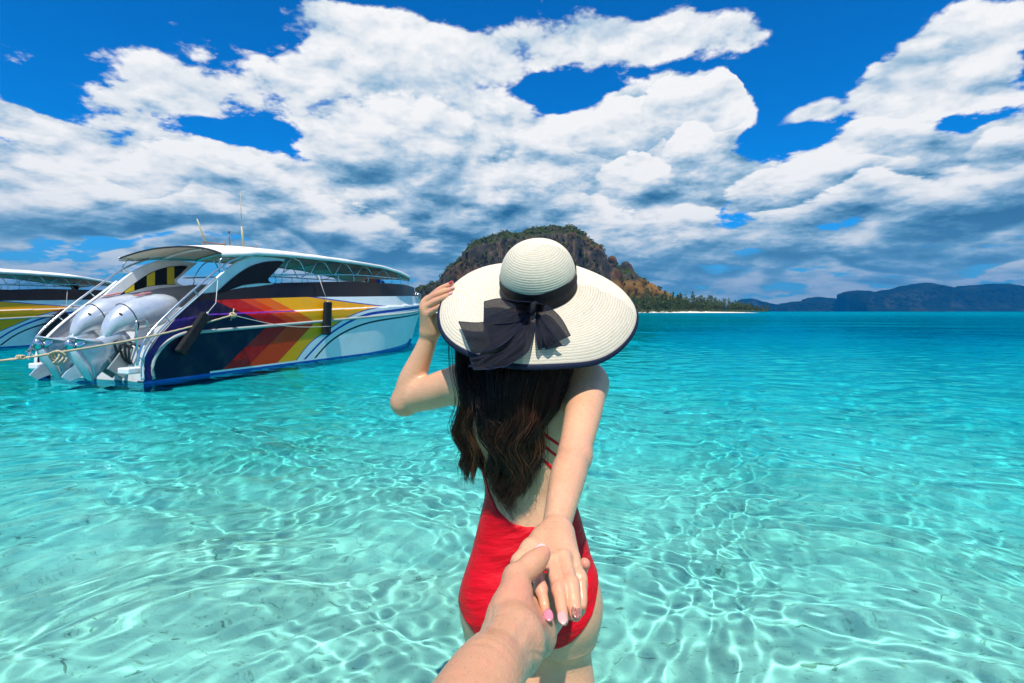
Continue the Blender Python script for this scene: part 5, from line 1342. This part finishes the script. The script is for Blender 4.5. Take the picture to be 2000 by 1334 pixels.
sheet('bow_loop', [(1046, 592, 0), (1070, 598, .014), (1096, 622, .016), (1114, 655, .006)], [(1047, 612, 0), (1046, 636, .014), (1048, 664, .014), (1052, 683, .006)], bowm, 4, .004, .010, seed=5)
sheet('bow_loop', [(1048, 604, .004), (1060, 626, .014), (1078, 650, .014), (1098, 675, .006)], [(1046, 618, 0), (1050, 646, .010), (1058, 668, .010), (1066, 682, .004)], bowm, 3, .003, .010, seed=7)
yk = (brim_y(1042, 612) or 1.1)-.016
mb = MB(); ck = at(1041, 602, yk)
rings = []
for t in np.linspace(-1, 1, 11):
    w_ = math.sqrt(max(1-t*t*.92, 0)); rings.append([ck+Vector((t*.004+.0105*w_*math.cos(an)*(1+.12*math.sin(3*an+t*4)), .009*w_*math.sin(an)*(1+.1*math.cos(4*an)), t*.0155)) for an in [2*math.pi*k_/18 for k_ in range(18)]])
mb.loft(rings); hlink('bow_knot', mb.mesh('bow_knot'), bandm)

# ------------------------------------------------------------------ hair
def hair_nodes(n, p):
    a_ = n.n('ShaderNodeAttribute'); a_.attribute_name = 'tint'
    n.put(p.inputs['Base Color'], n.mix(a_.outputs['Fac'], (.010, .0052, .0036), (.26, .10, .045)))
hairm = mat('dark_brown_hair', rough=.42, spec=.25, build=hair_nodes)
hb_ = Body(); hb_.ell(hd(0, -.02, .030), (.080, .094, .092), .02, HR); hb_.chain([(hd(0, -.05, -.02), .070), ((.035, 1.215, 1.06), .060), ((.012, 1.200, .98), .055), ((.000, 1.195, .90), .045), ((.005, 1.190, .82), .030)], .05)
hb_.chain([(hd(.03, -.04, -.03), .05), ((.085, 1.215, 1.03), .045), ((.070, 1.205, .95), .035)], .04); hb_.ell(hd(0, .095, -.045), (.085, .060, .075), .02, HR, True)
gh = np.random.default_rng(21)
NP_ = 30
def lock(u, depth, rnd, L=0):
    """guide line of one lock, u 0..1 from the left side to the right, as (px, py, lift off the back)"""
    end = 912+66*math.sin(math.pi*min(max(u*.92+.08, 0), 1))**.8+rnd[0]*24
    ys = [676, 726, 790, 850, 900, end]
    Lf = [897, 901, 911, 922, 942, 974]; Rt = [1113, 1107, 1082, 1054, 1040, 1030]
    if u < .10: Lf = [897, 899, 906, 900, 906, 926]; ys[-1] = 932+rnd[0]*14
    if .10 <= u < .19: ys = [676, 710, 745, 780, 810, 835+rnd[0]*22]
    if u > .86: ys[-1] = 925+rnd[0]*20
    xs_ = [a_+(b_-a_)*u for a_, b_ in zip(Lf, Rt)]
    wave = [0, 1, 5, 11, 14, 16]; ph = rnd[1]*.6+1.6*math.sin(u*6.5+.6)
    pts = []
    for k_, (x_, y_) in enumerate(zip(xs_, ys)):
        pts.append((x_+rnd[2]*4*k_/3, y_, depth))
    out_ = catmull(pts, 8)
    for q in out_: a_ = float(np.interp(q.y, [700, 780, 840, 960], [0, 3, 9, 15])); q.x += a_*math.sin(q.y/17.5+ph)
    return out_
curves_p, tint, rads = [], [], []
NL, NS = 230, 34
bycache = {}
def hair_back(x, z):
    k_ = (round(x/.006), round(z/.006))
    if k_ not in bycache:
        ys = np.linspace(1.08, 1.34, 66); P = np.stack([np.full(66, k_[0]*.006), ys, np.full(66, k_[1]*.006)], 1); d = woman_extra(P, sb2.f(P)); bycache[k_] = ys[int(np.argmax(d < 0))] if (d < 0).any() else 1.24
    return bycache[k_]
sb2 = Body(); sb2.pr = [p for p in wb.pr if (abs(p[7][0]-.047) < .2 and p[7][1] > 1.17 and p[7][2] > .4)] + [p for p in hb_.pr if not p[6]]
for L in range(NL):
    u = (L+gh.random())/NL; layer = gh.random(); depth = .010+.034*layer
    rnd = gh.normal(size=3)*np.array([.7, .9, .8]); gpts = lock(u, depth, rnd); idx = np.linspace(0, len(gpts)-1, NP_); gp = []
    for f_ in idx:
        i_ = min(int(f_), len(gpts)-2); q = gpts[i_].lerp(gpts[i_+1], f_-i_); Y0 = 1.17
        x_, z_ = (q.x-1000)/F*Y0, CAM_H-(q.y-HZ)/F*Y0
        y_ = hair_back(x_, z_)-depth*(.55+.45*math.sin(min(1, (q.y-670)/260)*math.pi*.8)); 
        gp.append((q.x, q.y, max(y_, 1.085)))
    gp = np.array(gp); ysm = gp[:, 2].copy()
    for _ in range(12): ysm[1:-1] = ysm[:-2]*.25+ysm[1:-1]*.5+ysm[2:]*.25
    base = np.stack([(gp[:, 0]-1000)/F*ysm, ysm, CAM_H-(gp[:, 1]-HZ)/F*ysm], 1)
    light_lock = gh.random() < .26 and layer > .3; t_ = np.linspace(0, 1, NP_)[:, None]
    lr = .0042+.0045*gh.random(); ph0 = gh.uniform(0, 6.28)
    for s_ in range(NS):
        o_ = gh.normal(size=3)*np.array([1, .55, .2])*(2.2 if gh.random() < .05 else 1); o_ *= lr; shrink = 1-.72*t_**1.4; loose = gh.normal(size=3)*.004 if gh.random() < .22 else np.zeros(3)
        fz = np.stack([np.sin(t_[:, 0]*9+ph0+gh.normal()*.3), np.cos(t_[:, 0]*8+ph0), 0*t_[:, 0]], 1)*.0014*t_
        cut = 1-abs(gh.normal())*.06; P = base+o_*shrink+fz+loose*t_**2*3
        if cut < 1: kk = np.linspace(0, (NP_-1)*cut, NP_); P = np.stack([np.interp(kk, np.arange(NP_), P[:, a_]) for a_ in range(3)], 1)
        curves_p.append(P); tb = (.42 if light_lock else .0)+gh.random()*.06; tint.append(np.clip(tb*(.15+1.5*t_[:, 0]**1.6)+.02, 0, 1))
# a few single flyaways
cp = np.stack(curves_p); nC = len(cp)
hc = bpy.data.hair_curves.new('hair'); hc.add_curves([NP_]*nC)
hc.attributes['position'].data.foreach_set('vector', cp.astype(np.float32).ravel())
ra = hc.attributes.get('radius') or hc.attributes.new('radius', 'FLOAT', 'POINT')
rad_ = np.tile(np.interp(np.linspace(0, 1, NP_), [0, .8, 1], [.00052, .00046, .00010]), nC); ra.data.foreach_set('value', rad_.astype(np.float32))
ta = hc.attributes.new('tint', 'FLOAT', 'POINT'); ta.data.foreach_set('value', np.stack(tint).astype(np.float32).ravel())
hc.materials.append(hairm); ho = bpy.data.objects.new('hair', hc); COL.objects.link(ho); ho.parent = woman; ho.matrix_parent_inverse = OFF
# dense under-layer: hair over the skull and down to the shoulders, so no scalp shows from any side
co, q = skin(hb_.f, hb_.select, (-.12, 1.05, .74), (.22, 1.45, 1.36), .005)
capm = mat('hair_mass', rough=.45, spec=.25, build=lambda n, p: (n.put(p.inputs['Base Color'], n.mix(n.noise(n.v('MULTIPLY', n.n('ShaderNodeNewGeometry').outputs['Position'], (500, 500, 12)), 1, 3, .6), (.006, .004, .003), (.03, .018, .012))), bump(n, p, n.noise(n.v('MULTIPLY', n.n('ShaderNodeNewGeometry').outputs['Position'], (600, 600, 10)), 1, 2, .6), .003, 1)))
wlink('hair_underlayer', mesh_np('hair_underlayer', co, q), capm)
